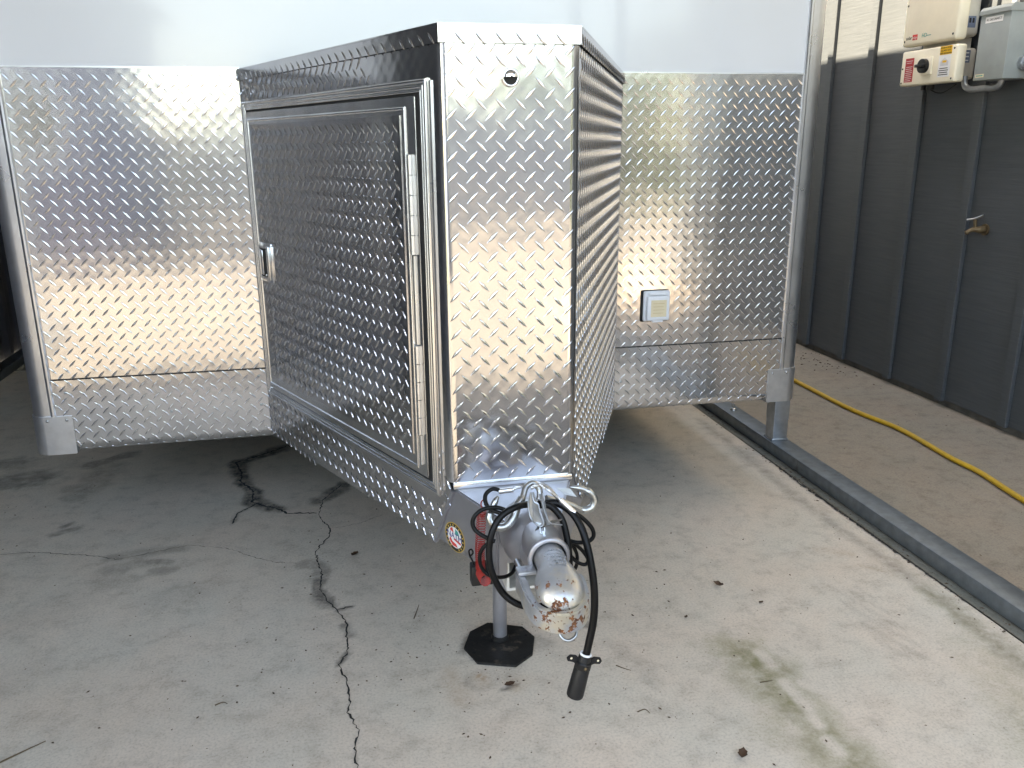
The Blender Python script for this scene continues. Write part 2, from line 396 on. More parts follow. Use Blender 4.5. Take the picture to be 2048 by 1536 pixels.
for q in ((1520, 1305, 1545, 1330), (1568, 1365, 1585, 1385), (1600, 1400, 1618, 1418), (1625, 1435, 1640, 1452), (1655, 1480, 1680, 1505)):
    d, t_ = smooth_poly_dist(X, Y, G((q[0], q[1]), (q[2], q[3]))); algae *= np.clip((d-.008)/.016, 0, 1)
algae = stroke([(1990, 1300), (2048, 1420), (2090, 1500)], .14, .35, algae, 1.0)
algae = stroke([(1850, 1180), (2048, 1330)], .05, .5, algae, 1.0)
for q in ((1640, 1100, 1700, 1110), (1720, 1130, 1760, 1140), (900, 1340, 920, 1400), (1030, 1380, 1035, 1360), (960, 1355, 970, 1362)): rust = stroke([(q[0], q[1]), (q[2], q[3])], .035, .3, rust, .9)
rust = stroke([(955, 1352), (975, 1358)], .008, .9, rust)
rust = stroke([(1500, 1150), (1750, 1130)], .16, .10, rust, 1.0); rust = stroke([(100, 1400), (600, 1450)], .25, .10, rust, 1.0)
Z = (.0012*(vnoise(X, Y, 3, 5)-.5)+.0005*(wob-.5))
V = np.stack([X, Y, Z], -1).reshape(-1, 3)
idx = np.arange((nx+1)*(ny+1)).reshape(ny+1, nx+1)
F = np.stack([idx[:-1, :-1], idx[:-1, 1:], idx[1:, 1:], idx[1:, :-1]], -1).reshape(-1, 4)
me = bpy.data.meshes.new('carport_slab'); me.vertices.add(len(V)); me.vertices.foreach_set('co', V.ravel())
me.loops.add(F.size); me.loops.foreach_set('vertex_index', F.ravel()); me.polygons.add(len(F))
me.polygons.foreach_set('loop_start', np.arange(0, F.size, 4)); me.update(calc_edges=True)
me.polygons.foreach_set('use_smooth', np.ones(len(F), bool))
at_ = me.color_attributes.new('stain', 'FLOAT_COLOR', 'POINT')
at_.data.foreach_set('color', np.stack([damp, algae, rust, np.ones_like(X)], -1).ravel())
slab = tag(link('carport_slab', me, M_CONC), 'weathered grey concrete slab under the trailer', kind='structure')
def plane(name, x0, x1, y0, y1, z, mat, label=None):
    return tag(link(name, mesh(name, [(x0, y0, z), (x1, y0, z), (x1, y1, z), (x0, y1, z)], [(0, 1, 2, 3)]), mat), label, kind='structure')
plane('ground', -400, 400, -400, 400, -.06, M_GRASS, 'green lawn around the paving')
plane('driveway', -4.5, 6, -15, 9, -.008, M_DRIVE, 'pale concrete driveway in the sun')
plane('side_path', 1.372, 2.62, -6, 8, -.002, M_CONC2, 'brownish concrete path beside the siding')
plane('joint_strip', 1.368, 1.47, -2.2, 8, .0025, M_STRIP, 'dirty joint beside the steel base rail')

def crack(pts, wpx, seed):
    rnd = random.Random(seed); P = [Vector((*q, 0)) for q in G(*pts)]; Q = []
    for a, b in zip(P, P[1:]):
        k = max(2, int((b-a).length/.009))
        for i in range(k):
            p = a.lerp(b, i/k); Q.append(p + Vector((rnd.uniform(-1, 1), rnd.uniform(-1, 1), 0))*.0035)
    Q.append(P[-1]); V, F = [], []
    for i, p in enumerate(Q):
        t = (Q[min(i+1, len(Q)-1)]-Q[max(0, i-1)]).normalized(); n = Vector((-t.y, t.x, 0)); w_ = wpx*rnd.uniform(.25, 1.25)
        if i in (0, len(Q)-1): w_ *= .1
        V += [(p+n*w_).to_tuple()[:2]+(.0022,), (p-n*w_).to_tuple()[:2]+(.0022,)]
        if i: F.append((2*i-2, 2*i-1, 2*i+1, 2*i))
    link('crack', mesh('crack', V, F), M_CRACK, slab)
for i, (pp, wd) in enumerate(((main_crack, .0022), (crack_a, .0045), (crack_b, .003), (crack_c, .0028), (crack_d, .0011), (crack_e, .0009), (crack_f, .0012), ([(1385, 803), (1400, 815), (1600, 968), (1800, 1110), (2048, 1283), (2150, 1352)], .005))): crack(pp, wd, i)

# ------------------------------------------------------------------ tread plate builder
def lug_geo(cx, cy, sgn, sc=1.0, rnd=random):
    L, Wd, H = .0165*sc, .0037*sc, .0018
    c = math.sqrt(.5); ax = (c, c*sgn); bx = (-c*sgn, c)
    base = [(-1, 0), (-.42, -.72), (.06, -1), (.52, -.62), (1, 0), (.42, .72), (-.06, 1), (-.52, .62)]
    pts = [(x*L, y*Wd, -.0002) for x, y in base] + [(x*L*.86, y*Wd*.58, H*.72) for x, y in base] + [(-L*.5, 0, H*.9), (0, 0, H), (L*.5, 0, H*.9)]
    F = [(i, (i+1) % 8, 8+(i+1) % 8, 8+i) for i in range(8)]
    F += [(8, 9, 16), (9, 10, 17, 16), (10, 11, 18, 17), (11, 12, 18), (12, 13, 18), (13, 14, 17, 18), (14, 15, 16, 17), (15, 8, 16)]
    return [(cx+ax[0]*x+bx[0]*y, cy+ax[1]*x+bx[1]*y, z) for x, y, z in pts], F
def inside(poly, x, y, mg):
    k = len(poly)
    for i in range(k):
        (ax, ay), (bx, by) = poly[i], poly[(i+1) % k]; l = math.hypot(bx-ax, by-ay)
        if ((bx-ax)*(y-ay)-(by-ay)*(x-ax))/l < mg: return False
    return True
LUG_ME = {}
def tread(name, poly, M, parent, single=0, mg=.006, th=.0025, holes=(), label=None, mat=None):
    """a sheet with raised lugs; poly counter-clockwise, convex, in the sheet's own u, v"""
    p = prism(name, poly, -th, 0, mat or M_PLATE, parent, M)
    if label: p['label'] = label
    u0 = min(q[0] for q in poly); u1 = max(q[0] for q in poly); v0 = min(q[1] for q in poly); v1 = max(q[1] for q in poly)
    spots = []
    for half in (0, .5):
        for i in range(int(u0/PITCH)-2, int(u1/PITCH)+3):
            for j in range(int(v0/PITCH)-2, int(v1/PITCH)+3):
                x, y = (i+half)*PITCH, (j+half)*PITCH
                if inside(poly, x, y, mg) and not any(a <= x <= b and c <= y <= d for a, b, c, d in holes): spots.append((x, y, -1 if half else 1))
    V, F = [], []
    for k, (x, y, s) in enumerate(spots):
        if k < single:
            if s not in LUG_ME:
                v, f = lug_geo(0, 0, s); LUG_ME[s] = mesh('tread_lug', v, f)
            o = link('tread_lug', LUG_ME[s], M_LUG, p); o.location = (x, y, 0)
        else:
            v, f = lug_geo(x, y, s); b = len(V); V += v; F += [tuple(b+i for i in q) for q in f]
    if V: tag(link('tread_lugs', mesh('tread_lugs', V, F), M_LUG, p), kind='stuff')
    return p

# ------------------------------------------------------------------ the trailer
XI, HW, ZB, ZS, ZT, ZTOP = 1.2, 1.275, .3637, .5934, 1.4799, 2.95
NB, NF, NL, ZN = .5791, .1303, 1.0422, .5817
tr = empty('enclosed_trailer', 'white enclosed trailer with tread plate front and wedge shaped nose box', 'trailer')
box('front_wall', (-XI-.01, .003, ZB+.04), (XI+.01, .06, ZTOP), M_WHITE, tr)
box('body', (-HW, .061, ZB+.03), (HW, 6.2, ZTOP), M_WHITE, tr, .01)
box('underframe', (-HW+.03, .062, ZB+.006), (HW-.03, 6.1, ZB+.0295), M_UNDER, tr)
FM = frame((0, 0, 0), (1, 0, 0), (0, 0, 1))                 # front plane: u = x, v = z, normal to the camera
for s in (-1, 1):
    a, b = sorted((s*XI, s*(NB-.004)))
    out = [(.655, .775, .675, .80)] if s > 0 else []
    g = tread('stone_guard', [(a, ZS+.003), (b, ZS+.003), (b, ZT), (a, ZT)], FM, tr, holes=out)
    box('seam', (a, -.001, ZS-.004), (b, .002, ZS+.004), M_DARK, tr)
    M2 = FM.copy(); M2.translation = (0, -.004, 0)
    lo = tread('lower_guard', [(a, ZB+.03), (b, ZB+.03), (b, ZS), (a, ZS)], M2, tr, mg=.002)
    # rolled lower edge
    V, F = [], []
    for i in range(9):
        t = math.pi/2*i/8*1.1; V += [(a, -.004+.03*(1-math.cos(t)), ZB+.03-.03*math.sin(t)), (b, -.004+.03*(1-math.cos(t)), ZB+.03-.03*math.sin(t))]
        if i: F.append((2*i-2, 2*i-1, 2*i+1, 2*i))
    I2 = M2.inverted(); link('rolled_edge', mesh('rolled_edge', [I2 @ Vector(q) for q in V], F, True), M_PLATE, lo)
    V, F = [], []
    for k in range(int((b-a)/PITCH)):
        for rw, tt in ((0, .35), (.5, 1.0)):
            v, f = lug_geo(0, 0, 1 if rw == 0 else -1, .92); base = len(V)
            for x, y, z in v:
                an = tt + (-y)/.03; rr = .03+z; V.append((a+.02+(k+rw)*PITCH+x, -.004+.03-rr*math.cos(an), ZB+.03-rr*math.sin(an)))
            F += [tuple(base+i for i in q) for q in f]
    tag(link('tread_lugs', mesh('tread_lugs', [I2 @ Vector(q) for q in V], F), M_LUG, lo), kind='stuff')
    box('top_edge', (a, -.0035, ZT+.0005), (b, .001, ZT+.004), M_TRIM, tr)
    riv = [(-1.165, .555), (-.87, .568), (-.60, .572), (-.87, .475), (-.60, .478)] if s < 0 else [(.60, .565), (.60, .475), (.86, .57), (.88, .525), (.86, .47), (1.15, .575)]
    for x, z in riv: dome('rivet', (x, z, 0), (0, 0, 1), .0045, .003, M_ZINC, lo)
    # corner extrusion
    prof = [(XI, .02), (XI, -.005), (XI+.003, -.0095), (XI+.0085, -.0095), (XI+.012, -.006), (XI+.016, -.0035), (XI+.032, -.003)]
    for i in range(1, 9):
        t = math.pi/2*i/8; prof.append((XI+.032+.043*math.sin(t), .040-.043*math.cos(t)))
    prof += [(HW, .075), (HW-.02, .075)]
    if s < 0: prof = [(-x, y) for x, y in prof][::-1]
    prism('corner_trim', prof, ZB+.118, ZTOP, M_TRIM, tr, auto=30)
    bm = bmesh.new()
    cp = [(1.156, .03), (1.156, -.0075), (1.235, -.0075)]
    for i in range(1, 9):
        t = math.pi/2*i/8; cp.append((1.232+.047*math.sin(t), .0395-.047*math.cos(t)))
    cp += [(1.279, .09), (1.2, .09)]
    if s < 0: cp = [(-x, y) for x, y in cp][::-1]
    me = prism_me('corner_cap', cp, ZB-.004, ZB+.119)
    bm.from_mesh(me); es = [e for e in bm.edges if all(v.co.z < ZB for v in e.verts) and not all(v.co.y > .02 for v in e.verts)]
    bmesh.ops.bevel(bm, geom=es, offset=.024, segments=5, affect='EDGES', clamp_overlap=True)
    cap = link('corner_cap', bm_mesh('corner_cap', bm, auto=35), M_CAST, tr)
    for dx_, nm in ((1.172, 0), (1.226, 0)): dome('rivet', (s*dx_, -.0075, ZB+.106), (0, -1, 0), .005, .0035, M_ZINC, cap)
# wheels under the body
for s in (-1, 1):
    for y in (3.3, 4.2):
        wl = lathe_y('wheel', [(-.11, .2), (-.11, .30), (-.09, .335), (.09, .335), (.11, .30), (.11, .2)], 0, 0, M_TYRE, tr, 32)
        wl.rotation_euler = (0, 0, R(90)); wl.location = (s*(HW-.14), y, .335)
        rim = lathe_y('rim', [(-.112, .19), (-.06, .17), (-.06, .03), (-.10, .03)], 0, 0, M_GALV, wl, 24)

# nose box
lt = Vector((NB-NF, -NL, 0)).normalized(); NLEN = math.hypot(NB-NF, NL)
ML = frame((-NB, 0, 0), lt, (0, 0, 1))
MR = frame((NF, -NL, 0), (NB-NF, NL, 0), (0, 0, 1))
MF = frame((0, -NL, 0), (1, 0, 0), (0, 0, 1))
ZL = 1.4475
def core():
    V = [(-NB+.01, .002, .40), (-NF+.008, -NL+.012, .58), (NF-.008, -NL+.012, .58), (NB-.01, .002, .40)]
    V += [(x, y, ZT-.006) for x, y, z in V]
    return mesh('nose_core', V, [(3, 2, 1, 0), (4, 5, 6, 7), (0, 1, 5, 4), (1, 2, 6, 5), (2, 3, 7, 6), (3, 0, 4, 7)])
link('nose_core', core(), M_UNDER, tr)
CB = .014
left_poly = [(0, .376), (1.055, .432), (NLEN-.004, .572), (NLEN-CB, .60), (NLEN-CB, ZL+.003), (0, ZL+.003)]
door_hole = (.022, 1.090, .515, 1.392)
tread('nose_left_panel', left_poly, ML, tr, mg=.0015, holes=[door_hole], label='shaded side of the nose box that carries the door')
right_poly = [(CB, .60), (.004, .572), (.18, .452), (NLEN, .376), (NLEN, ZL+.003), (CB, ZL+.003)][1:]
right_poly = [(CB, .585), (.18, .452), (NLEN, .376), (NLEN, ZL+.003), (CB, ZL+.003)]
tread('nose_right_panel', right_poly, MR, tr, label='side of the nose box facing the siding')
lamp_c = gy(1020, 155, -NL)
nfp = tread('nose_front_panel', [(-NF+CB, ZN+.008), (NF-CB, ZN+.008), (NF-CB, ZL+.003), (-NF+CB, ZL+.003)], MF, tr, single=300, mg=-.002,
            holes=[(lamp_c.x-.022, lamp_c.x+.022, lamp_c.z-.022, lamp_c.z+.022)], label='narrow bright front face of the nose box')
def bend(s, z0, z1, off=0.0, name='rounded_corner'):
    """bent sheet between the front face and a side face"""
    nF = Vector((0, -1, 0)); side = Vector((s*.918, -.396, 0)).normalized()
    th = nF.angle(side); rad = CB/math.tan(th/2)
    c = Vector((s*(NF-CB), -NL+rad, 0)); V, F = [], []
    for i in range(9):
        n = nF.lerp(side, i/8).normalized(); n = (nF*math.sin(th*(1-i/8)) + side*math.sin(th*i/8))/math.sin(th)
        p = c + n*(rad+off); V += [(p.x, p.y, z0), (p.x, p.y, z1)]
        if i: F.append((2*i-2, 2*i, 2*i+1, 2*i-1) if s > 0 else (2*i-2, 2*i-1, 2*i+1, 2*i))
    return link(name, mesh(name, V, F, True), M_PLATE, tr)
for s in (-1, 1): bend(s, ZN+.008, ZL+.003)
# lid: skirt of three strips and a top sheet
LO = .006
lidp = [(-NB-.004, .001), (-NF-.004, -NL-LO), (NF+.004, -NL-LO), (NB+.004, .001)]
lid = prism('lid', lidp, ZT-.003, ZT, M_PLATE, tr)
MLl = ML @ Matrix.Translation((0, 0, LO)); MRl = MR @ Matrix.Translation((0, 0, LO)); MFl = MF @ Matrix.Translation((0, 0, LO))
for nm, M_, a, b in (('lid_skirt', MLl, 0, NLEN+.004), ('lid_skirt', MFl, -NF-.003, NF+.003), ('lid_skirt', MRl, -.004, NLEN)):
    tread(nm, [(a, ZL), (b, ZL), (b, ZT-.0035), (a, ZT-.0035)], M_, lid, mg=.005)
box('bottom_strip', (-NF+.002, -NL-.006, ZN-.004), (NF-.002, -NL+.004, ZN+.0085), M_TRIMD, tr, .002)
# door, in the left face's own frame
def ring(poly_o, poly_i, z0, z1, name, mat, parent, M=None):
    n = len(poly_o); V = [(*p, z) for z in (z0, z1) for p in poly_o] + [(*p, z) for z in (z0, z1) for p in poly_i]; F = []
    for i in range(n):
        j = (i+1) % n
        F += [(n+i, n+j, 3*n+j, 3*n+i), (i, j, n+j, n+i), (2*n+j, 2*n+i, 3*n+i, 3*n+j), (j, i, 2*n+i, 2*n+j)]
    return link(name, mesh(name, V, F), mat, parent, M)
def q4(a, b, z0a, z0b, z1): return [(a, z0a), (b, z0b), (b, z1), (a, z1)]
def bead(poly, z, r, name, mat, parent, M=None):
    V, F = [], []; k = len(poly); sd_ = 8
    cx = sum(p[0] for p in poly)/k; cy = sum(p[1] for p in poly)/k
    for i in range(k):
        p = Vector(poly[i]); d1 = (p-Vector(poly[i-1])).normalized(); d2 = (Vector(poly[(i+1) % k])-p).normalized()
        n = Vector((d1.y+d2.y, -d1.x-d2.x)); n = n/(n.length**2/2)
        for j in range(sd_+1):
            t = math.pi*j/sd_; V.append((p.x+n.x*r*math.cos(t), p.y+n.y*r*math.cos(t), z+r*math.sin(t)))
    for i in range(k):
        for j in range(sd_):
            a_, b_ = i*(sd_+1)+j, ((i+1) % k)*(sd_+1)+j; F.append((a_, b_, b_+1, a_+1))
    me_ = mesh(name, V, F, True); me_.set_sharp_from_angle(angle=R(40))
    return link(name, me_, mat, parent, M)
dfr = ring(q4(.024, 1.088, .520, .545, 1.390), q4(.048, 1.060, .544, .569, 1.366), 0, .0035, 'door_frame', M_TRIMD, tr, ML)
bead(q4(.029, 1.083, .525, .550, 1.385), .0035, .0042, 'frame_bead', M_TRIMD, dfr)
bead(q4(.0385, 1.073, .5345, .5595, 1.3755), .0035, .0032, 'frame_bead', M_TRIMD, dfr)
bead(q4(.046, 1.0635, .542, .567, 1.368), .0035, .0022, 'frame_bead', M_TRIMD, dfr)
box('frame_seal', (.048, .560, .0002), (1.060, 1.366, .0012), M_DARK, dfr)
# weathered overlap strip at the front edge of the frame
stp = prism('overlap_strip', [(1.0945, .56), (1.1015, .563), (1.1015, 1.385), (1.0945, 1.385)], 0, .003, M_TRIM, tr, ML)
door = prism('door', q4(.053, 1.044, .549, .573, 1.360), .0015, .0065, M_TRIMD, tr, ML, bev=.0015)
bead(q4(.066, 1.003, .564, .588, 1.338), .0065, .0038, 'edge_bead', M_TRIMD, door)
dpl = tread('door_skin', q4(.090, .984, .592, .612, 1.326), Matrix.Translation((0, 0, .0085)), door, th=.003, holes=[(.06, .20, .87, 1.0)])
def hinge(v0, v1):
    V, F = [], []
    k = 5; h = link('hinge', prism_me('hinge', [(1.010, v0), (1.031, v0), (1.031, v1), (1.010, v1)], .0065, .008), M_TRIM, door)
    for i in range(k):
        a = v0+(v1-v0)*i/k+.0008; b = v0+(v1-v0)*(i+1)/k-.0008
        tube('hinge_knuckle', [(1.0235, a, .0095), (1.0235, b, .0095)], .0062, M_TRIM, h, n=1, sides=12)
hinge(1.055, 1.252); hinge(.668, .866)
tube('hinge_rod', [(1.0235, .60, .008), (1.0235, .666, .008)], .0032, M_TRIM, door, n=1)
tube('hinge_rod', [(1.0235, .868, .008), (1.0235, 1.053, .008)], .0032, M_TRIM, door, n=1)
la = box('latch', (.080, .885, .0068), (.178, 1.0, .0118), M_TRIMD, door, .004)
ring(q4(.086, .150, .893, .893, .99), q4(.092, .142, .900, .900, .983), .0118, .0138, 'latch_rim', M_TRIMD, la)
box('latch_recess', (.0925, .9005, .0119), (.1415, .9825, .0126), M_DARK, la)
box('latch_paddle', (.0935, .905, .0126), (.118, .978, .0170), M_TRIMD, la, .002)
box('latch_grip', (.160, .893, .0118), (.171, .992, .0185), M_TRIMD, la, .003, 3)
dome('latch_screw', (.105, .978, .0170), (0, 0, 1), .004, .002, M_CHROME, la); dome('latch_screw', (.13, .906, .0126), (0, 0, 1), .004, .003, M_CHROME, la)
# lamp on the front face
lc = Vector((lamp_c.x, -NL, lamp_c.z))
lm = disc('marker_lamp', lc, (0, -1, 0), .0165, .004, M_CHROME, tr, 28)
tube('lamp_rim', [lc+Vector((.0145*math.cos(a), -.0045, .0145*math.sin(a))) for a in [i*math.pi/16 for i in range(33)]], .0025, M_CHROME, lm, raw=True)
disc('lamp_lens', lc+Vector((0, -.004, 0)), (0, -1, 0), .0125, .0012, M_DARK, lm)
secs = []
V, F = [], []
for i in range(7):
    ph = math.pi/2*i/6
    for j in range(13):
        a = math.pi*j/12; V.append(lc+Vector((.0135*math.cos(a)*math.cos(ph*.9), -.005-.010*math.sin(ph), .0005+.0135*math.sin(a)*math.cos(ph*.9))))
        if i and j: F.append(((i-1)*13+j-1, (i-1)*13+j, i*13+j, i*13+j-1))
link('lamp_hood', mesh('lamp_hood', V, F, True), M_CHROME, lm)
# power inlet cover on the right guard
oc = Vector((.713, -.001, .736))
ol = box('inlet_gasket', (.663, -.006, .682), (.763, .001, .790), M_DARK, tr, .004)
oc = box('inlet_cover', (.668, -.020, .686), (.762, -.0065, .789), M_WPLAST, tr, .006, 3)
box('cover_lid', (.676, -.033, .690), (.756, -.0195, .774), M_WPLAST, oc, .005, 3)
box('cover_hinge', (.683, -.027, .7755), (.748, -.0205, .786), M_WPLAST, oc, .002)
box('paper_label', (.689, -.0338, .703), (.744, -.0331, .760), M_CREAM, oc)
for k in range(4): box('printed_line', (.696, -.0341, .748-.011*k), (.737-.004*(k % 2), -.0338, .7495-.011*k), simple('faded_print', (.55, .42, .24), .7), oc)
box('cover_tab', (.697, -.030, .6835), (.735, -.018, .690), M_WPLAST, oc, .002)

# tongue: two channels meeting in front of the box, round housing, sleeve and coupler
chan_top, chan_bot = .575, .432
for s, M_ in ((-1, ML), (1, None)):
    if s < 0:
        c = prism('tongue_channel', [(1.06, chan_bot), (1.295, chan_bot+.006), (1.295, chan_top-.01), (1.138, chan_top), (.75, chan_top), (.75, chan_bot-.018)], -.03, -.004, M_STEEL, tr, ML, bev=.004)
        prism('seam_strip', [(1.050, .424), (1.060, .424), (1.140, .572), (1.131, .574)], -.004, .0015, M_STEEL, c)
    else:
        L2 = .16
        prism('tongue_channel', [(-L2, chan_bot+.006), (.08, chan_bot), (.40, chan_bot-.018), (.40, chan_top), (0, chan_top), (-L2, chan_top-.01)], -.03, -.004, M_STEEL, tr, MR, bev=.004)
V = [(-.125, -1.045), (.125, -1.045), (.03, -1.285), (-.03, -1.285)]
prism('tongue_top_plate', V, .566, .578, M_STEEL, tr, bev=.003)
lathe_y('tongue_housing', [(-1.145, .030), (-1.155, .048), (-1.175, .058), (-1.20, .062), (-1.235, .062), (-1.252, .060), (-1.266, .054), (-1.28, .045), (-1.288, .040)], 0, .546, M_STEEL, tr, 36, 40)
slv = lathe_y('coupler_sleeve', [(-1.27, .037), (-1.30, .036), (-1.338, .036), (-1.342, .0385), (-1.346, .0395), (-1.350, .0385), (-1.352, .036), (-1.352, .0315), (-1.31, .0300)], 0, .562, M_STEEL, tr, 36, 40)
cpl = loft('coupler', [((0, -1.30, .562), .0275, .0275, .0275, (1, 0, 0), (0, 0, 1)), ((0, -1.375, .561), .0275, .0275, .026, (1, 0, 0), (0, 0, 1)),
        ((-.001, -1.392, .559), .0305, .0270, .025, (1, 0, 0), (0, 0, 1)), ((-.002, -1.407, .556), .0370, .0262, .022, (1, 0, 0), (0, 0, 1)), ((-.003, -1.424, .552), .0420, .0255, .018, (1, 0, 0), (0, 0, 1)),
        ((-.003, -1.442, .546), .0420, .0245, .016, (1, 0, 0), (0, 0, 1)), ((-.003, -1.456, .541), .0370, .0215, .014, (1, 0, 0), (0, 0, 1)), ((-.003, -1.466, .537), .0280, .0165, .012, (1, 0, 0), (0, 0, 1)), ((-.003, -1.472, .534), .014, .009, .008, (1, 0, 0), (0, 0, 1))], M_COUP, tr, 36, 50)
# raised cast lettering block (worn beyond reading)
V, F = [], []
rnd = random.Random(5)
for r_ in range(5):
    x = -.016
    while x < .016:
        wl_ = rnd.uniform(.0012, .0035); y = -1.372-.0095*r_; z = .5895-.0013*r_-(x*x)/.055
        b = len(V); sl = rnd.uniform(-.002, .002)
        for dy in (-.0028, .0028):
            for dz in (-.002, .0012): V += [(x+sl*(dy > 0), y+dy, z+dz), (x+wl_*.5+sl*(dy > 0), y+dy, z+dz)]
        F += [tuple(b+i for i in f) for f in ((2, 3, 7, 6), (0, 1, 3, 2), (4, 6, 7, 5), (0, 2, 6, 4), (1, 5, 7, 3))]
        x += wl_*.5+.0016
tag(link('cast_lettering', mesh('cast_lettering', V, F), M_COUP, cpl), kind='stuff')
def sweep_rect(name, path, hw, z0, z1, mat, parent, bev=.003):
    P = spline(path, 6); O, I = [], []
    for i, p in enumerate(P):
        t = (P[min(i+1, len(P)-1)]-P[max(i-1, 0)]).normalized(); n = Vector((-t.y, t.x, 0)); O.append(p+n*hw); I.append(p-n*hw)
    bm = bmesh.new(); rows = []
    for i, (o, q) in enumerate(zip(O, I)):
        zz0, zz1 = z0(i/(len(P)-1)), z1(i/(len(P)-1))
        rows.append([bm.verts.new((o.x, o.y, zz0)), bm.verts.new((o.x, o.y, zz1)), bm.verts.new((q.x, q.y, zz1)), bm.verts.new((q.x, q.y, zz0))])
    for a, b in zip(rows, rows[1:]):
        for k in range(4): bm.faces.new((a[k], a[(k+1) % 4], b[(k+1) % 4], b[k]))
    bm.faces.new(rows[0][::-1]); bm.faces.new(rows[-1])
    bmesh.ops.recalc_face_normals(bm, faces=bm.faces)
    es = [e for e in bm.edges if len(e.link_faces) == 2 and e.calc_face_angle() > R(50)]
    bmesh.ops.bevel(bm, geom=es, offset=bev, segments=2, affect='EDGES')
    return link(name, bm_mesh(name, bm, auto=45), mat, parent)
jaw = sweep_rect('coupler_jaw', [(-.056, -1.352, 0), (-.054, -1.385, 0), (-.053, -1.42, 0), (-.045, -1.455, 0), (-.024, -1.476, 0), (0, -1.482, 0), (.022, -1.474, 0), (.036, -1.452, 0), (.042, -1.42, 0), (.043, -1.39, 0)],
           .007, lambda t: .508-.014*math.sin(math.pi*t), lambda t: .548-.016*math.sin(math.pi*min(1, t*1.05)), M_COUP, cpl)
box('jaw_ear', (-.062, -1.375, .545), (-.028, -1.348, .5525), M_COUP, jaw, .003)
box('jaw_stamp', (-.055, -1.370, .5525), (-.043, -1.357, .5534), M_STEEL, jaw, .0005)
lathe_y('coupler_bolt', [(-1.30, .006), (-1.345, .006)], -.048, .535, M_ZINC, cpl, 10)
tube('jaw_ring', [(-.014, -1.468, .497), (-.012, -1.478, .484), (0, -1.482, .478), (.014, -1.478, .484), (.017, -1.466, .497)], .0026, M_ZINC, jaw, n=6)
# clamp lever on the sleeve
clm = prism('clamp_lever', [(-.020, -.004), (.032, .004), (.034, .0055), (.006, .008), (-.012, .004)], -.0015, .0015, M_ZINC, tr); clm.data.transform(frame(gy(1090, 1052, -1.318), (1, .1, .1), (0, .8, .45)))
def plate_px(name, pts, th, mat, parent):
    P = [gy(u, v, y) for u, v, y in pts]; n = (P[1]-P[0]).cross(P[2]-P[0]).normalized()*th; k = len(P)
    F = [tuple(range(k)), tuple(range(2*k-1, k-1, -1))]+[(i, (i+1) % k, k+(i+1) % k, k+i) for i in range(k)]
    bm = bmesh.new(); vv = [bm.verts.new(q) for q in P+[q+n for q in P]]
    for f in F: bm.faces.new([vv[i] for i in f])
    return link(name, bm_mesh(name, bm), mat, parent)
cl2 = plate_px('clamp_side_plate', [(1056, 1004, -1.285), (1060, 985, -1.270), (1068, 984, -1.270), (1077, 1010, -1.290), (1087, 1046, -1.322), (1080, 1054, -1.326), (1067, 1042, -1.322), (1058, 1028, -1.31)], .0016, M_GALV, clm)
plate_px('clamp_side_plate', [(1078, 988, -1.265), (1088, 988, -1.265), (1090, 1003, -1.28), (1096, 1036, -1.31), (1102, 1048, -1.32), (1094, 1050, -1.322), (1084, 1012, -1.285)], .0016, M_GALV, clm)
for pth in ([(1056, 1003), (1058, 1024), (1063, 1038), (1079, 1053), (1087, 1046), (1079, 1020), (1076, 1008), (1068, 1003), (1064, 988)], [(1086, 986), (1089, 1001), (1085, 1008), (1095, 1038), (1104, 1048), (1124, 1050)]):
    tube('clamp_rim', [gy(u, v, -1.285-.04*(v-985)/70) for u, v in pth], .0016, M_ZINC, clm, n=4, sides=6)
tube('clamp_link', [gy(1080, 1055, -1.325), gy(1081, 1066, -1.33), gy(1089, 1066, -1.33), gy(1089, 1055, -1.325)], .0016, M_ZINC, clm, n=3, sides=6)
plate_px('clamp_tongue', [(1083, 1062, -1.331), (1088, 1062, -1.331), (1093, 1078, -1.338), (1089, 1078, -1.338)], .0016, M_GALV, clm)
# lower tube and square mount under the housing
lathe_y('jack_sleeve_tube', [(-.72, .032), (-1.10, .032), (-1.105, .027)], -.02, .455, M_STEEL, tr, 28)
def sq_tube(name, x0, x1, z0, z1, y0, y1, th, mat, parent):
    V = []
    for y in (y0, y1):
        V += [(x0, y, z0), (x1, y, z0), (x1, y, z1), (x0, y, z1), (x0+th, y, z0+th), (x1-th, y, z0+th), (x1-th, y, z1-th), (x0+th, y, z1-th)]
    F = []
    for i in range(4):
        j = (i+1) % 4; F += [(i, j, 4+j, 4+i), (8+j, 8+i, 12+i, 12+j), (j, i, 8+i, 8+j), (4+i, 4+j, 12+j, 12+i)]
    return link(name, mesh(name, V, F), mat, parent)
M_MOUNT = simple('worn_white_steel', (.62, .61, .58), .5, .2, .1, 30, dirt=((.08, .07, .06), 16, .58))
sq_tube('mount_tube', -.028, .062, .358, .452, -1.10, -.80, .006, M_MOUNT, tr)
box('mount_back', (-.021, -.98, .365), (.055, -.975, .445), M_UNDER, tr)
# jack leg and foot
jx, jy = .025, -.738
tube('jack_leg', [(jx, jy, .012), (jx, jy, .50)], .0185, M_STEEL, tr, n=1, sides=24)
ft = prism('jack_foot', [tuple(gz(u, v).xy) for u, v in [(975, 1250), (1045, 1258), (1069, 1278), (1065, 1312), (1032, 1336), (955, 1330), (928, 1300), (940, 1268)]][::-1], .001, .0085, M_FOOT, tr, bev=.001)
tube('jack_collar', [(jx, jy, .0085), (jx, jy, .02)], .023, M_FOOT, ft, n=1, sides=20)
for u, v in ((965, 1262), (1052, 1270), (1050, 1315), (948, 1305)):
    p = gz(u, v, .009); disc('bolt_hole', (p.x, p.y, .0086), (0, 0, 1), .0045, .0004, M_DARK, ft, 12)
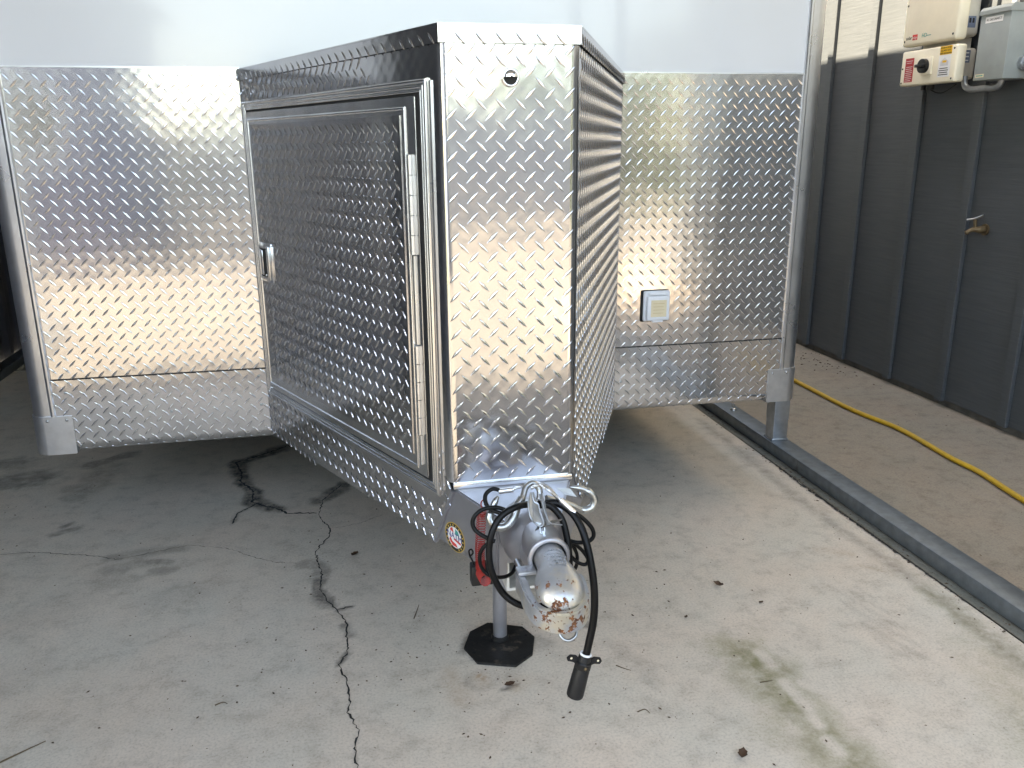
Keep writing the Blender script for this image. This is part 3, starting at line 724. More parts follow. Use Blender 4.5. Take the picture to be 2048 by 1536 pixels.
# round sticker on the channel
sM = Matrix.Translation((1.134, .4655, -.0036))
def cpoly(r, n=40): return [(r*math.cos(2*math.pi*i/n), r*math.sin(2*math.pi*i/n)*.82) for i in range(n)]
stk = prism('round_sticker', cpoly(.0395), 0, .0004, M_GOLD, tr, ML @ sM)
prism('sticker_ring', cpoly(.0375), .0004, .0007, M_INK, stk); prism('sticker_field', cpoly(.0285), .0007, .0010, M_WLAB, stk)
for k in range(18):
    a = 2*math.pi*k/18
    if k in (13, 14): continue
    box('ring_lettering', (-.0016, -.0022, .0007), (.0016, .0022, .0009), M_GOLD, stk, M=Matrix.Translation((.033*math.cos(a), .033*.82*math.sin(a), 0)) @ Matrix.Rotation(a-math.pi/2, 4, 'Z'))
prism('red_panel', [(-.022, -.012), (-.008, -.021), (.012, -.020), (.006, -.014), (-.01, -.012), (-.018, -.004)], .0010, .0013, M_INKR, stk)
prism('red_panel', [(-.018, .012), (-.004, .010), (-.008, .021), (-.016, .017)], .0010, .0013, M_INKR, stk)
prism('blue_panel', [(.002, .010), (.020, .009), (.014, .018), (.004, .021)], .0010, .0013, M_INKT, stk)
prism('red_panel', [(-.004, -.006), (.024, -.010), (.025, -.005), (0, -.002)], .0010, .0013, M_INKR, stk)
text('sticker_lettering', 'NATM', Matrix.Translation((0, -.004, .0014)), .0205, M_INKB, stk, .0002, 'CENTER', 1.05)

# ------------------------------------------------------------------ cables, hooks and coil on the tongue
def pth(pts): return [gy(u, v, y) for u, v, y in pts]
wire = empty('wiring_cable', 'thick black wiring cable looped round the coupler, ending in a plug', 'cable', gy(1172, 1305, -1.36))
def ch(o, par):           # keep world place under a moved empty
    o.parent = par; o.matrix_parent_inverse = Matrix.Translation(-par.location); return o
loop = tube('cable_loop', pth([(1100, 1208, -1.345), (1070, 1214, -1.35), (1035, 1208, -1.345), (1005, 1185, -1.335), (984, 1145, -1.33), (978, 1105, -1.325), (984, 1065, -1.32), (1003, 1032, -1.31), (1035, 1013, -1.30), (1070, 1008, -1.272), (1100, 1012, -1.275), (1122, 1035, -1.29), (1132, 1065, -1.30), (1138, 1105, -1.31), (1140, 1150, -1.315)]), .0062, M_BLACK, n=8, sides=12); ch(loop, wire)
drop = tube('cable_drop', pth([(1078, 1010, -1.262), (1112, 1006, -1.265), (1140, 1022, -1.28), (1160, 1050, -1.30), (1174, 1090, -1.32), (1184, 1140, -1.335), (1189, 1190, -1.345), (1187, 1240, -1.352), (1178, 1285, -1.357), (1171, 1315, -1.36)]), .0072, M_BLACK, n=8, sides=12); ch(drop, wire)
pa = gy(1171, 1310, -1.36); pb = gy(1149, 1392, -1.362); ax = (pb-pa).normalized(); U = Vector((1, 0, 0)); U = (U-ax*U.dot(ax)).normalized(); W = ax.cross(U); ln = (pb-pa).length
def psec(t, r): return (pa+ax*(ln*t), r, r, r, U, W)
plug = ch(loft('plug', [psec(-.02, .0095), psec(0, .0115), psec(.12, .0125), psec(.2, .0135), psec(.30, .0150), psec(.9, .0162), psec(.97, .0160), psec(1.0, .0145), psec(1.0, .012), psec(.92, .011)], M_PLAST, None, 24, 35), wire)
def pc(o):  # sub-part of the plug
    o.parent = plug; return o
pc(tube('white_collar', [pa+ax*(-.002)+(U*math.cos(a)+W*math.sin(a))*.0095 for a in [i*math.pi/12 for i in range(25)]], .0022, M_WLAB, None, raw=True, sides=6))
for s in (-1, 1):
    q = pa+ax*.012; V2 = -ax
    prof = [(s*.010, -.012), (s*.020, -.004), (s*.032, -.003), (s*.035, .003), (s*.030, .010), (s*.018, .010), (s*.010, .004)]
    o = prism('plug_tab', prof if s > 0 else prof[::-1], -.002, .002, M_PLAST, None, bev=.0008); o.data.transform(frame(q, U, V2)); pc(o)
    disc_o = disc('tab_hole', q+U*(s*.0265)+V2*.004+U.cross(V2)*.0021, U.cross(V2), .0022, .0003, M_CREAM, None, 10); pc(disc_o)
pc(loft('plug_gland', [psec(.14, .0150), psec(.16, .0165), psec(.28, .0165), psec(.31, .0152)], M_PLAST, None, 8, 25))
sc_ = pa+ax*(ln*.22)-W*(.0165 if W.y > 0 else -.0165); pc(dome('plug_screw', sc_, (0, -1, .2), .0032, .002, M_BRASS))

def hook(name, pts, r0, par):
    o = tube(name, pth(pts), lambda t: r0*(1.25 if .35 < t < .8 else .95)*(1 if t < .9 else max(.3, (1-t)*8+.2)), M_ZINC, None, n=8, sides=14); return ch(o, par)
def rope(par, pts, r):
    P = spline(pth(pts), 10); n = len(P); T = [(P[min(i+1, n-1)]-P[max(i-1, 0)]).normalized() for i in range(n)]
    core_ = ch(tube('wire_rope', P, r*.75, M_ROPE, None, raw=True, sides=8), par)
    for k in range(6):
        Q = []; nr = T[0].orthogonal().normalized()
        for i in range(n):
            nr = (nr-T[i]*nr.dot(T[i])).normalized(); b = T[i].cross(nr); a = k*math.pi/3+i*.55
            Q.append(P[i]+(nr*math.cos(a)+b*math.sin(a))*r*.62)
        s_ = tube('strand', Q, r*.36, M_ROPE, None, raw=True, sides=5); s_.parent = core_
s1 = empty('safety_cable', 'black sheathed safety cable with zinc hook on the side of the red coil', 'safety cable', gy(990, 1040, -1.25), 'safety cables on the tongue')
hook('hook', [(1078, 1000, -1.245), (1079, 980, -1.235), (1066, 966, -1.23), (1052, 974, -1.235), (1046, 992, -1.245), (1036, 1010, -1.255), (1026, 1036, -1.265), (1010, 1053, -1.27), (990, 1052, -1.268), (979, 1036, -1.262), (984, 1018, -1.255), (992, 1000, -1.25), (997, 992, -1.248)], .0062, s1)
ch(tube('ferrule', pth([(997, 983, -1.235), (1026, 979, -1.235)]), .0052, M_TRIM, None, n=1, sides=14), s1)
rope(s1, [(1024, 979, -1.235), (1045, 972, -1.232), (1075, 966, -1.23), (1100, 978, -1.238), (1114, 996, -1.25)], .0034)
ch(tube('cable_sheath', pth([(998, 980, -1.235), (985, 978, -1.235), (972, 988, -1.24), (971, 1004, -1.25), (982, 1019, -1.262), (1004, 1027, -1.272), (1013, 1026, -1.275), (1010, 1020, -1.27), (992, 1015, -1.265), (968, 1018, -1.265), (951, 1030, -1.268), (945, 1046, -1.27), (952, 1062, -1.275), (972, 1075, -1.285), (990, 1083, -1.29)]), .0040, M_BLACK, None, n=8), s1)
ch(tube('cable_sheath', pth([(988, 1082, -1.285), (972, 1090, -1.28), (961, 1105, -1.278), (960, 1125, -1.278), (968, 1142, -1.28), (985, 1153, -1.282), (1008, 1154, -1.27), (1024, 1146, -1.25), (1031, 1132, -1.23)]), .0036, M_BLACK, None, n=8), s1)
s2 = empty('safety_cable', 'black sheathed safety cable with open zinc hook on the side toward the siding', 'safety cable', gy(1160, 1000, -1.23), 'safety cables on the tongue')
hook('hook', [(1092, 996, -1.238), (1120, 1002, -1.232), (1148, 1012, -1.23), (1168, 1020, -1.228), (1184, 1014, -1.226), (1189, 1000, -1.224), (1181, 986, -1.222), (1162, 977, -1.22), (1140, 974, -1.22)], .0062, s2)
ch(tube('ferrule', pth([(1121, 1000, -1.272), (1149, 1026, -1.285)]), .0056, M_TRIM, None, n=1, sides=14), s2)
rope(s2, [(1062, 976, -1.246), (1080, 970, -1.246), (1100, 982, -1.26), (1124, 1004, -1.272)], .0036)
plate_px('hook_latch', [(1112, 976, -1.225), (1140, 977, -1.222), (1154, 994, -1.225), (1128, 989, -1.228)], .0012, M_GALV, None)
lt_ = bpy.data.objects[-1] if False else [o for o in C.objects if o.name.startswith('hook_latch')][0]; ch(lt_, s2)
ch(tube('cable_sheath', pth([(1147, 1024, -1.283), (1165, 1036, -1.285), (1183, 1055, -1.288), (1187, 1072, -1.29), (1176, 1083, -1.29), (1155, 1085, -1.288), (1138, 1081, -1.28)]), .0040, M_BLACK, None, n=8), s2)
ch(tube('cable_sheath', pth([(1139, 1084, -1.275), (1152, 1090, -1.275), (1168, 1105, -1.275), (1176, 1120, -1.275), (1170, 1129, -1.275), (1154, 1124, -1.272), (1140, 1110, -1.27)]), .0036, M_BLACK, None, n=8), s2)
ch(tube('cable_sheath', pth([(1136, 1080, -1.265), (1146, 1092, -1.265), (1154, 1110, -1.265), (1153, 1130, -1.265), (1146, 1144, -1.262)]), .0036, M_BLACK, None, n=8), s2)
br = empty('breakaway_coil', 'red coiled breakaway lead hanging beside the round sticker', 'coiled lead', gy(965, 1160, -1.23))
A0, A1, A2 = gy(964, 1022, -1.215), gy(960, 1090, -1.225), gy(961, 1138, -1.23)
ax_ = spline([A0, A1, A2], 12); K = 30; pts_ = []
for i in range(K*10+1):
    t = i/(K*10); f_ = t*(len(ax_)-1); j = min(int(f_), len(ax_)-2); c = ax_[j].lerp(ax_[j+1], f_-j); a = 2*math.pi*K*t
    pts_.append(c+Vector((math.cos(a)*.0088, math.sin(a)*.0088, 0)))
ch(tube('coil', pts_, .00095, M_RED, None, raw=True, sides=5), br)
pts_ = []
B0, B1 = gy(962, 1146, -1.235), gy(971, 1162, -1.25)
for i in range(91):
    t = i/90; a = 2*math.pi*9*t; c = B0.lerp(B1, t); pts_.append(c+Vector((math.cos(a)*.0098, .3*math.sin(a)*.0098, math.sin(a)*.0094)))
ch(tube('coil_end', pts_, .0011, M_RED, None, raw=True, sides=5), br)
ch(tube('coil_lead', pth([(966, 1020, -1.215), (962, 1008, -1.215), (966, 1000, -1.22), (974, 1002, -1.225), (969, 1010, -1.22)]), .0013, M_RED, None, n=6, sides=5), br)
b0 = gy(960, 1150, -1.215); ch(box('breakaway_switch', tuple(b0+Vector((-.017, -.004, -.022))), tuple(b0+Vector((.026, .022, .020))), M_PLAST, None, .003), br)
ch(tube('switch_wire', pth([(950, 1138, -1.21), (945, 1122, -1.205), (940, 1112, -1.20), (938, 1102, -1.20), (943, 1099, -1.20), (946, 1106, -1.20), (941, 1112, -1.20)]), .0018, M_BLACK, None, n=6, sides=6), br)

# ------------------------------------------------------------------ carport
cpt = empty('carport', 'galvanised steel carport with box rails along the slab', 'carport', (0, 0, 0))
LX = -2.26; RTOP = 3.33; CY0 = -3.7
rl = box('base_rail', (RAILX, CY0, .006), (RAILX+.088, 7.0, .058), M_RAIL, cpt, .005)
box('base_rail', (LX-.04, CY0, .006), (LX+.04, 7.0, .058), M_RAIL, cpt, .005)
for y in (.37, 1.9, 3.4, 4.9, 6.4, -1.15, -2.6, -3.6):
    lg = box('leg', (RAILX+.012, y, .058), (RAILX+.078, y+.066, RTOP-.03), M_GALV, cpt, .004)
    if y == .37:
        box('weld_foot', (RAILX+.008, y-.003, .0585), (RAILX+.082, y+.069, .066), M_GALV, lg, .002)
        box('sleeve_joint', (RAILX+.0105, y-.0015, .145), (RAILX+.0795, y+.0675, .40), M_GALV, lg, .004)
    box('leg', (LX-.033, y+.43, .058), (LX+.033, y+.496, RTOP-.03), M_GALV, cpt, .004)
    box('roof_bow', (LX, y, RTOP-.075), (RAILX+.06, y+.06, RTOP-.02), M_GALV, cpt)
dome('anchor_bolt', (1.445, .80, .058), (0, 0, 1), .016, .012, M_ZINC, rl); tube('anchor_stud', [(1.445, .80, .065), (1.445, .80, .088)], .006, M_ZINC, rl, n=1)
def ribs(name, a, b, c, d, nrm, n, mat, parent):
    """ribbed sheet between four corners a-b (across the ribs) and a-d"""
    a, b, c, d = map(Vector, (a, b, c, d)); V, F = [], []; k = n*4
    for i in range(k+1):
        off = Vector(nrm)*(.018 if i % 4 in (1, 2) else 0)
        V += [a.lerp(b, i/k)+off, d.lerp(c, i/k)+off]
        if i: F.append((2*i-2, 2*i, 2*i+1, 2*i-1))
    return link(name, mesh(name, V, F), mat, parent)
ribs('roof_sheet', (LX-.12, CY0, RTOP), (LX-.12, 7.1, RTOP), (RAILX+.13, 7.1, RTOP), (RAILX+.13, CY0, RTOP), (0, 0, 1), 40, M_ROOF, cpt)
box('added_shadow_trim', (RAILX+.12, CY0-.01, RTOP-.04), (RAILX+.135, 7.1, RTOP+.024), M_ROOF, cpt)  # added out of view to straighten the roof's shadow edge on the siding
ribs('side_sheet', (LX-.05, -2.3, .03), (LX-.05, 7.1, .03), (LX-.05, 7.1, RTOP), (LX-.05, -2.3, RTOP), (-1, 0, 0), 40, M_SHEET, cpt)
ribs('back_sheet', (LX-.05, 7.1, .03), (RAILX+.1, 7.1, .03), (RAILX+.1, 7.1, RTOP), (LX-.05, 7.1, RTOP), (0, 1, 0), 16, M_SHEET, cpt)

# ------------------------------------------------------------------ grey building at right with battens
WX = 2.56
bl = empty('clad_building', 'slate grey board and batten building beside the carport', 'building', (WX, 0, 0))
BY0, BY1 = -4.15, 9.0
def inb(o): return ch(o, bl)
inb(box('foundation', (WX+.02, BY0+.02, -.05), (WX+4.0, BY1, .055), M_FOUND))
inb(box('wall', (WX, BY0, .035), (WX+4.0, BY1+.05, 3.9), M_SIDING))
inb(box('roof', (WX-.55, BY0-.1, 3.9), (WX+4.1, BY1+.1, 4.0), M_UNDER))  # out of view; overhang added to block sky light from the siding
ys = [2.04+.415*k for k in range(0, 17)]+[1.65, 1.215, .80, .385]+[.385-.415*k for k in range(1, 11)]
bme = None
for y in ys:
    if bme is None: bm = bmesh.new(); box_bm(bm, (WX-.021, -.026, .03), (WX-.0005, .026, 3.88), .002, 1); bme = bm_mesh('batten', bm)
    o = link('batten', bme, M_SIDING); ch(o, bl); o.location = (0, y, 0)
# ---- equipment on the building
inv = empty('solar_inverter', 'cream solar inverter at the top of the siding', 'inverter', (WX, 1.0, 1.70))
def iv(o, par): return ch(o, par)
iv(box('casing', (2.452, .865, 1.715), (2.545, 1.165, 2.30), M_CREAMSIDE, None, .02, 4), inv)
cov = iv(box('cover', (2.392, .818, 1.698), (2.451, 1.188, 2.31), M_CREAMMET, None, .014, 4), inv)
iv(box('bracket', (2.46, .90, 1.66), (2.54, 1.12, 1.714), M_CREAMSIDE), inv)
FI = lambda y, z, x: frame((x, y, z), (0, -1, 0), (0, 0, 1))           # on the face towards the carport
SI = lambda x, z, y: frame((x, y, z), (1, 0, 0), (0, 0, 1))            # on the face towards the camera
def sub(o, p):
    o.parent = p; o.matrix_parent_inverse = p.matrix_parent_inverse if False else Matrix.Identity(4); return o
for y, z in ((.838, 1.722), (1.168, 1.722), (1.168, 1.88)): sub(disc('cover_screw', (2.3915, y, z), (-1, 0, 0), .005, .001, M_INK), cov)
sub(text('maker_lettering', 'solar', FI(1.160, 1.728, 2.3912), .022, M_INK, None, .0003), cov)
rsq = box('maker_mark', (2.3908, 1.078, 1.723), (2.3916, 1.112, 1.747), M_INKR); sub(rsq, cov)
sub(text('maker_lettering', 'edge', FI(1.111, 1.729, 2.3904), .017, M_INKW, None, .0002), cov)
sub(text('maker_lettering', 'HD', FI(1.048, 1.729, 2.3912), .025, M_INKT, None, .0003), cov)
sub(box('maker_line', (2.3912, .985, 1.733), (2.3917, 1.018, 1.736), M_INKT), cov)
sl = iv(box('side_label', (2.456, .8640, 1.885), (2.515, .8648, 1.935), M_WLAB), inv)
for k in range(3): sub(box('printed_line', (2.461, .8634, 1.892+.012*k), (2.510, .8639, 1.896+.012*k), M_INK), sl)
sl = iv(box('side_label', (2.462, .8640, 1.752), (2.520, .8648, 1.800), M_BLUELAB), inv)
for k in range(3): sub(box('printed_line', (2.470+.016*k, .8634, 1.772), (2.480+.016*k, .8639, 1.792), M_INK), sl)
sw = empty('rapid_shutdown_box', 'low cream switch box with red label and black rotary knob', 'switch box', (WX, 1.0, 1.52))
iv(box('casing', (2.452, .862, 1.535), (2.548, 1.168, 1.668), M_CREAMSIDE, None, .014, 4), sw)
sc2 = iv(box('cover', (2.400, .806, 1.520), (2.451, 1.186, 1.679), M_CREAMMET, None, .010, 4), sw)
for y, z in ((.825, 1.535), (.825, 1.662), (1.170, 1.535), (1.170, 1.60)): sub(disc('cover_screw', (2.3995, y, z), (-1, 0, 0), .0045, .001, M_INK), sc2)
rl_ = iv(box('red_label', (2.3988, 1.092, 1.538), (2.3998, 1.152, 1.645), M_REDLAB), sw)
for k in range(11):
    if k != 8: sub(box('printed_line', (2.3983, 1.098+.006*(k % 3 == 0), 1.543+.0088*k), (2.3987, 1.147-.004*(k % 2), 1.5455+.0088*k), M_INKW), rl_)
yl = iv(box('yellow_label', (2.3988, .840, 1.640), (2.3998, .916, 1.676), M_YELLAB), sw)
for k, s_ in enumerate(('SOLAR PV SYSTEM', 'EQUIPPED WITH', 'RAPID SHUTDOWN')):
    sub(text('label_lettering', s_, FI(.878, 1.6655-.0115*k, 2.3984), .0095, M_INK, None, .0002, 'CENTER', .9), yl)
wl2 = iv(box('white_label', (2.3988, .842, 1.545), (2.3998, .918, 1.638), M_WLAB), sw)
hs = prism('house_symbol', [(-.026, 0), (.026, 0), (.026, .018), (0, .036), (-.026, .018)], 0, .0003, simple('pale_print', (.6, .6, .62), .6)); hs.data.transform(FI(.880, 1.592, 2.3984)); sub(hs, wl2)
sub(box('yellow_mark', (2.3976, .866, 1.606), (2.3980, .892, 1.615), M_YELLAB), wl2)
for k in range(4): sub(box('printed_line', (2.3983, .850+.004*(k % 2), 1.553+.009*k), (2.3987, .912-.004*(k % 2), 1.5565+.009*k), M_INK), wl2)
kn = iv(box('knob_plate', (2.390, .955, 1.563), (2.3995, 1.028, 1.638), M_CREAMMET, None, .002), sw)
kk = iv(disc('rotary_knob', (2.390, 1.000, 1.601), (-1, 0, 0), .031, .018, M_PLAST, None, 28), sw)
sub(box('knob_grip', (2.352, .975, 1.595), (2.372, 1.024, 1.608), M_PLAST, None, .002, M=Matrix.Identity(4)), kk)
sl = iv(box('side_label', (2.460, .8610, 1.605), (2.512, .8618, 1.658), M_BLUELAB), sw)
for k in range(3): sub(box('printed_line', (2.466, .8604, 1.612+.016*k), (2.505, .8609, 1.617+.016*k), M_WLAB), sl)
for y in (1.10, 1.055, 1.038): iv(tube('cable_gland', [(2.47, y, 1.540), (2.47, y, 1.518), (2.47, y, 1.500)], .012, M_PLAST, None, n=1, sides=10), sw)
iv(tube('loose_wire', [(2.47, 1.05, 1.502), (2.49, 1.02, 1.485), (2.50, .98, 1.488), (2.49, .90, 1.515)], .0025, M_BLACK), sw)
ac = empty('disconnect_box', 'grey electrical disconnect box hanging beside the cream inverter', 'electrical box', (WX, .62, 1.51))
acb = iv(box('casing', (2.412, .532, 1.515), (2.548, .702, 1.782), M_GREYBOX, None, .003), ac)
iv(prism('hood', [(2.404, 1.776), (2.404, 1.792), (2.420, 1.806), (2.552, 1.806), (2.552, 1.776)], -.706, -.528, M_GREYBOX, None), ac)
hd = [o for o in C.objects if o.name.startswith('hood')][0]; hd.data.transform(Matrix(((1, 0, 0, 0), (0, 0, -1, 0), (0, 1, 0, 0), (0, 0, 0, 1))))
al = iv(box('name_label', (2.4108, .574, 1.742), (2.4118, .672, 1.766), M_WLAB), ac)
sub(text('label_lettering', 'AC DISCONNECT', FI(.623, 1.750, 2.4104), .0125, M_INK, None, .0002, 'CENTER', .86), al)
al = iv(box('small_label', (2.4108, .640, 1.527), (2.4118, .690, 1.541), M_CREAM), ac); sub(box('printed_line', (2.4104, .646, 1.532), (2.4107, .684, 1.536), M_INKT), al)
iv(box('embossed_mark', (2.4098, .570, 1.566), (2.4119, .605, 1.570), M_GREYBOX), ac)
iv(tube('side_conduit', [(2.50, .535, 1.575), (2.50, .47, 1.575), (2.50, -.6, 1.575)], .022, M_GALV, None, n=1, sides=16), ac)
iv(tube('conduit_nut', [(2.50, .533, 1.575), (2.50, .512, 1.575)], .030, M_GALV, None, n=1, sides=8), ac)
iv(tube('conduit', [(2.49, .85, 1.545), (2.49, .84, 1.505), (2.49, .80, 1.487), (2.49, .74, 1.487), (2.49, .66, 1.487), (2.49, .63, 1.497), (2.49, .62, 1.52)], .0135, M_GALV, None, n=6, sides=14), ac)
iv(tube('riser_conduit', [(2.53, .66, 1.80), (2.53, .66, 3.2)], .012, M_GALV, None, n=1, sides=12), ac)
# garden tap
ty, tz = .67, .878
tp = empty('garden_tap', 'tarnished brass garden tap on the grey siding', 'tap', (WX, ty, tz))
ch(tube('tap_body', [(WX, ty, tz), (WX-.03, ty, tz), (WX-.06, ty+.01, tz), (WX-.085, ty+.02, tz-.016)], lambda t: .013+.004*math.sin(t*6), M_BRASS, None, n=5, sides=12), tp)
ch(disc('wall_flange', (WX-.001, ty, tz), (-1, 0, 0), .026, .006, M_BRASS), tp)
ch(tube('spindle', [(WX-.05, ty+.005, tz+.005), (WX-.055, ty+.008, tz+.045)], .008, M_BRASS, None, n=1), tp)
ch(tube('tap_handle', [(WX-.075, ty+.035, tz+.042), (WX-.055, ty+.008, tz+.05), (WX-.040, ty-.022, tz+.066)], .005, M_ZINC, None, n=4), tp)
# hose
hp = [(2.03, 4.6), (2.06, 3.2), (2.075, 2.2), (2.077, 1.319), (2.076, .82), (2.119, .5), (2.092, .143), (2.094, -.024), (2.054, -.283), (2.02, -.7), (2.03, -1.3), (2.1, -2.0)]
tag(tube('garden_hose', [(x, y, .0105) for x, y in hp], .0105, M_YHOSE, None, n=12, sides=12), 'yellow hose lying along the path below the grey siding', 'hose')

# ------------------------------------------------------------------ litter
def leaf(u, v, size, rot, label, curl=.4):
    p = gz(u, v); V, F = [], []; n = 6
    for i in range(n+1):
        t = i/n; wv = size*.30*math.sin(math.pi*min(1, t*.97+.03))**.8*(.7+.5*((i*37+int(u)) % 5)/5); x = (t-.5)*size
        for j, s in enumerate((-1, 0, 1)):
            V.append((x, s*wv, .004+size*curl*(abs(s)*.45*wv/size*2+(t-.5)**2)))
        if i: F += [((i-1)*3+j, (i-1)*3+j+1, i*3+j+1, i*3+j) for j in (0, 1)]
    o = link('dead_leaf', mesh('dead_leaf', V, F, True), M_DEADLEAF); o.location = (p.x, p.y, 0); o.rotation_euler = (0, 0, rot)
    tag(o, label, 'leaf', 'dead leaves on the slab')
leaf(1436, 1173, .034, 2.2, 'dark brown curled leaf on the slab right of the plug', 1.0)
leaf(1522, 1207, .018, .4, 'tiny dark leaf scrap beyond the top of the green algae streak')
leaf(1485, 1513, .036, 1.0, 'brown crumpled leaf left of the lower end of the algae streak', .8)
leaf(710, 1111, .034, .9, 'dark crumpled leaf beside the crack left of the tongue', .6)
leaf(1020, 1370, .03, .3, 'dark flat leaf just in front of the black jack foot', .2)
leaf(1372, 1236, .016, .8, 'small dark leaf flake on open slab between plug and rail')
def twig(pts, r, label):
    P = [gz(u, v) + Vector((0, 0, r+.0006)) for u, v in pts]
    tag(tube('twig', P, lambda t: r*(1-.6*t), M_TWIG, None, n=5, sides=6), label, 'twig', 'twigs on the slab')
twig([(-10, 1532), (40, 1508), (92, 1484)], .0022, 'long pale twig in the lower left corner of the slab')
twig([(1232, 1332), (1248, 1338), (1262, 1342)], .0014, 'short forked twig right of the black plug')
twig([(1275, 1425), (1290, 1420), (1300, 1428)], .0014, 'small bent twig near the front, between plug and algae')
twig([(828, 1238), (834, 1222), (838, 1210)], .0014, 'thin upright looking twig left of the jack foot')
twig([(430, 1412), (446, 1406), (455, 1409)], .0016, 'dark broken twig left of the lower crack')
twig([(1520, 1366), (1545, 1362)], .0014, 'thin twig lying across the algae streak')
# fine grit nobody could count
V, F = [], []; rg = random.Random(11)
for i in range(1500):
    if i < 420: x, y = rg.gauss(-.05, .5), rg.gauss(-.75, .35)
    elif i < 900:
        y = rg.uniform(-1.6, 2.2); x = 1.385+rg.gauss(0, .022)-.01
        if x > 1.398: continue
    else: x, y = rg.uniform(-1.6, 2.5), rg.uniform(-1.8, 2.2)
    if 1.36 < x < 1.5 and i >= 900: continue
    s = rg.choice((.0008, .001, .0013, .0017, .0027)) * (1.3 if 420 <= i < 900 else 1); b = len(V); a = rg.uniform(0, 6.3); e = rg.uniform(1, 2.4)
    for k in range(4):
        V.append((x+math.cos(a+k*1.57)*s*(e if k % 2 else 1), y+math.sin(a+k*1.57)*s*(e if k % 2 else 1), .0028))
    V.append((x, y, .003+s*.7)); F += [(b, b+1, b+4), (b+1, b+2, b+4), (b+2, b+3, b+4), (b+3, b, b+4)]
for i in range(45):
    x, y = rg.gauss(2.46, .05), rg.gauss(1.72, .2); s = rg.uniform(.0015, .005); b = len(V); a = rg.uniform(0, 6.3)
    for k in range(4): V.append((x+math.cos(a+k*1.57)*s*(2 if k % 2 else 1), y+math.sin(a+k*1.57)*s*(2 if k % 2 else 1), .001))
    V.append((x, y, .003+s*.5)); F += [(b, b+1, b+4), (b+1, b+2, b+4), (b+2, b+3, b+4), (b+3, b, b+4)]
tag(link('grit', mesh('grit', V, F), simple('grit_dirt', (.085, .05, .03), .9, 0, .5, 50)), 'scattered grit and leaf crumbs on the concrete', 'grit', kind='stuff')

# ------------------------------------------------------------------ what the polished plate mirrors, behind the camera
gr = empty('neighbour_garage', 'lilac grey garage across the driveway, seen only mirrored in the plate', 'garage', (-5.1, -8.6, 0))
def ig(o): return ch(o, gr)
ig(box('wall', (-7.6, -10.4, 0), (-2.6, -7.0, 2.9), M_STUCCO))
rf = prism('roof', [(-7.9, 2.9), (-2.3, 2.9), (-5.1, 4.3)], 6.7, 10.7, M_UNDER); rf.data.transform(Matrix(((1, 0, 0, 0), (0, 0, -1, 0), (0, 1, 0, 0), (0, 0, 0, 1)))); ig(rf)
gd = ig(box('garage_door', (-6.9, -7.0, .0), (-4.3, -6.96, 2.2), M_WPLAST))
for k in range(5): sub(box('door_panel', (-6.85, -6.96, .06+.43*k), (-4.35, -6.94, .44+.43*k), M_WPLAST, None, .008), gd)
wn = ig(box('window', (-3.7, -7.0, 1.1), (-2.95, -6.95, 2.0), M_WPLAST)); sub(box('pane', (-3.64, -6.952, 1.16), (-3.01, -6.945, 1.94), M_GLASS), wn)
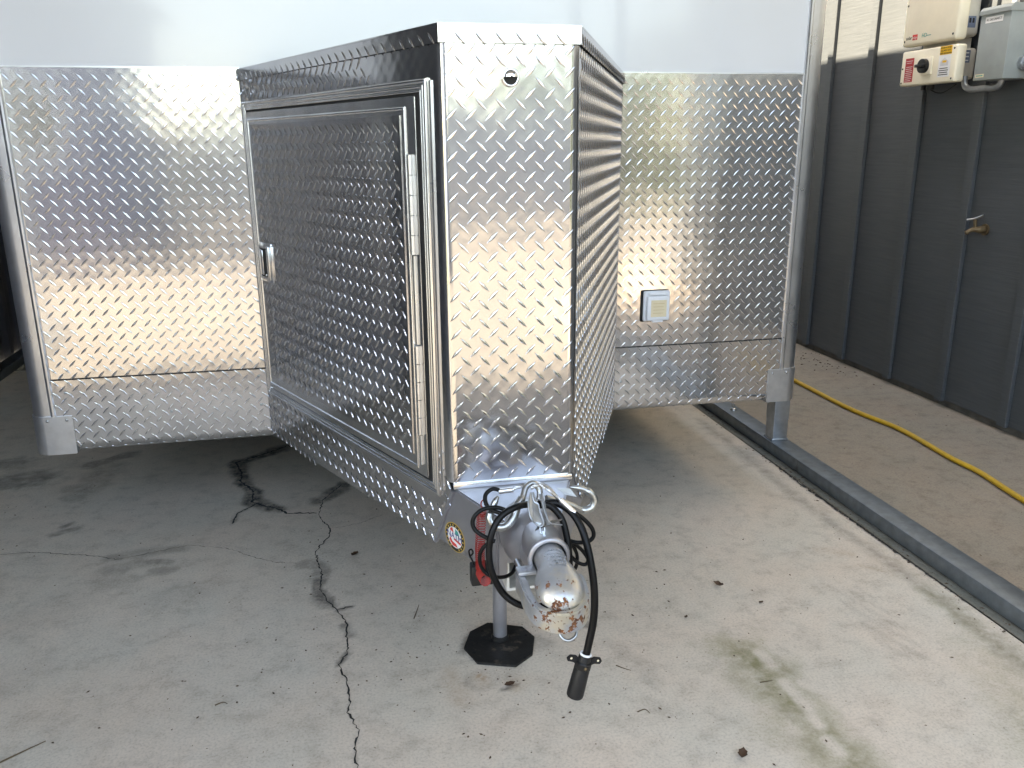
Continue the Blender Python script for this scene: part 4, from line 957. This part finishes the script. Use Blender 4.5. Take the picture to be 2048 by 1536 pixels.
def tree(x, y, h, rad, seed, label):
    rg = random.Random(seed); t = empty('shade_tree', label, 'tree', (x, y, -.06), 'trees behind the driveway')
    o = tube('trunk', [(0, 0, 0), (.05, .03, h*.3), (-.04, .05, h*.55), (.05, 0, h*.8)], lambda q: .16*(1-.75*q), M_BARK, t)
    for k in range(5):
        a = k*1.26; tube('limb', [(0, 0, h*.35), (math.cos(a)*rad*.35, math.sin(a)*rad*.35, h*.55), (math.cos(a)*rad*.7, math.sin(a)*rad*.7, h*.72)], lambda q: .06*(1-.7*q), M_BARK, t, n=4, sides=6)
    cl = [(rg.gauss(0, rad*.5), rg.gauss(0, rad*.5), rg.uniform(h*.12, h*.95), rg.uniform(.35, .7)*rad*.6) for _ in range(26)]
    V, F = [], []
    for i in range(4200):
        cx, cy, cz, cr = rg.choice(cl); d = Vector((rg.gauss(0, 1), rg.gauss(0, 1), rg.gauss(0, 1))).normalized()*cr*rg.uniform(.6, 1.05)
        p = Vector((cx, cy, cz))+d; u = Vector((rg.gauss(0, 1), rg.gauss(0, 1), rg.gauss(0, 1))).normalized(); v = u.orthogonal().normalized()
        s = rg.uniform(.05, .10); b = len(V); V += [p-u*s*1.3, p-v*s*.6, p+u*s*1.3, p+v*s*.6]; F.append((b, b+1, b+2, b+3))
    link('crown', mesh('crown', V, F), M_LEAF, t)
tl = ['low bushy tree behind the driveway nearest the grey building', 'tallest leafy tree behind the driveway', 'round tree left of the tallest one behind the driveway', 'broad tree at the far right behind the driveway', 'slim tree nearest the garage behind the driveway', 'spreading tree in the second row behind the driveway']
for k, (x, y, h, rad) in enumerate(((6.2, -15.2, 3.2, 2.0), (9.5, -15.8, 4.2, 2.4), (3.4, -15.6, 3.0, 2.0), (13.5, -15, 4.4, 2.8), (.6, -16.2, 2.7, 1.9), (7.8, -13.2, 3.2, 1.7))): tree(x, y, h, rad, 20+k, tl[k])

fn = empty('added_fence', 'blue grey board fence added behind the camera to darken the band mirrored in the plate', 'fence', (1.2, -12, 0))  # invented fence, gives the nose box reflection its darker blue grey band
M_FENCE = simple('blue_grey_fence_stain', (.085, .095, .115), .8, 0, .2, 5, bmp=.3)
fbm = bmesh.new(); box_bm(fbm, (-.071, -.011, .05), (.071, .011, 1.85), .003, 1); fme = bm_mesh('board', fbm); fme.materials.append(M_FENCE)
for k in range(44):
    o = bpy.data.objects.new('board', fme); C.objects.link(o); ch(o, fn); o.location = (-2.7+.15*k, -12+.004*(k % 2), .015*((k*7) % 3))
for z in (.35, 1.5): ch(box('fence_rail', (-2.8, -12.075, z), (3.85, -12.02, z+.09), M_FENCE), fn)
for k in range(5): ch(box('post', (-2.85+1.65*k, -12.17, -.06), (-2.75+1.65*k, -12.08, 1.9), M_FENCE), fn)
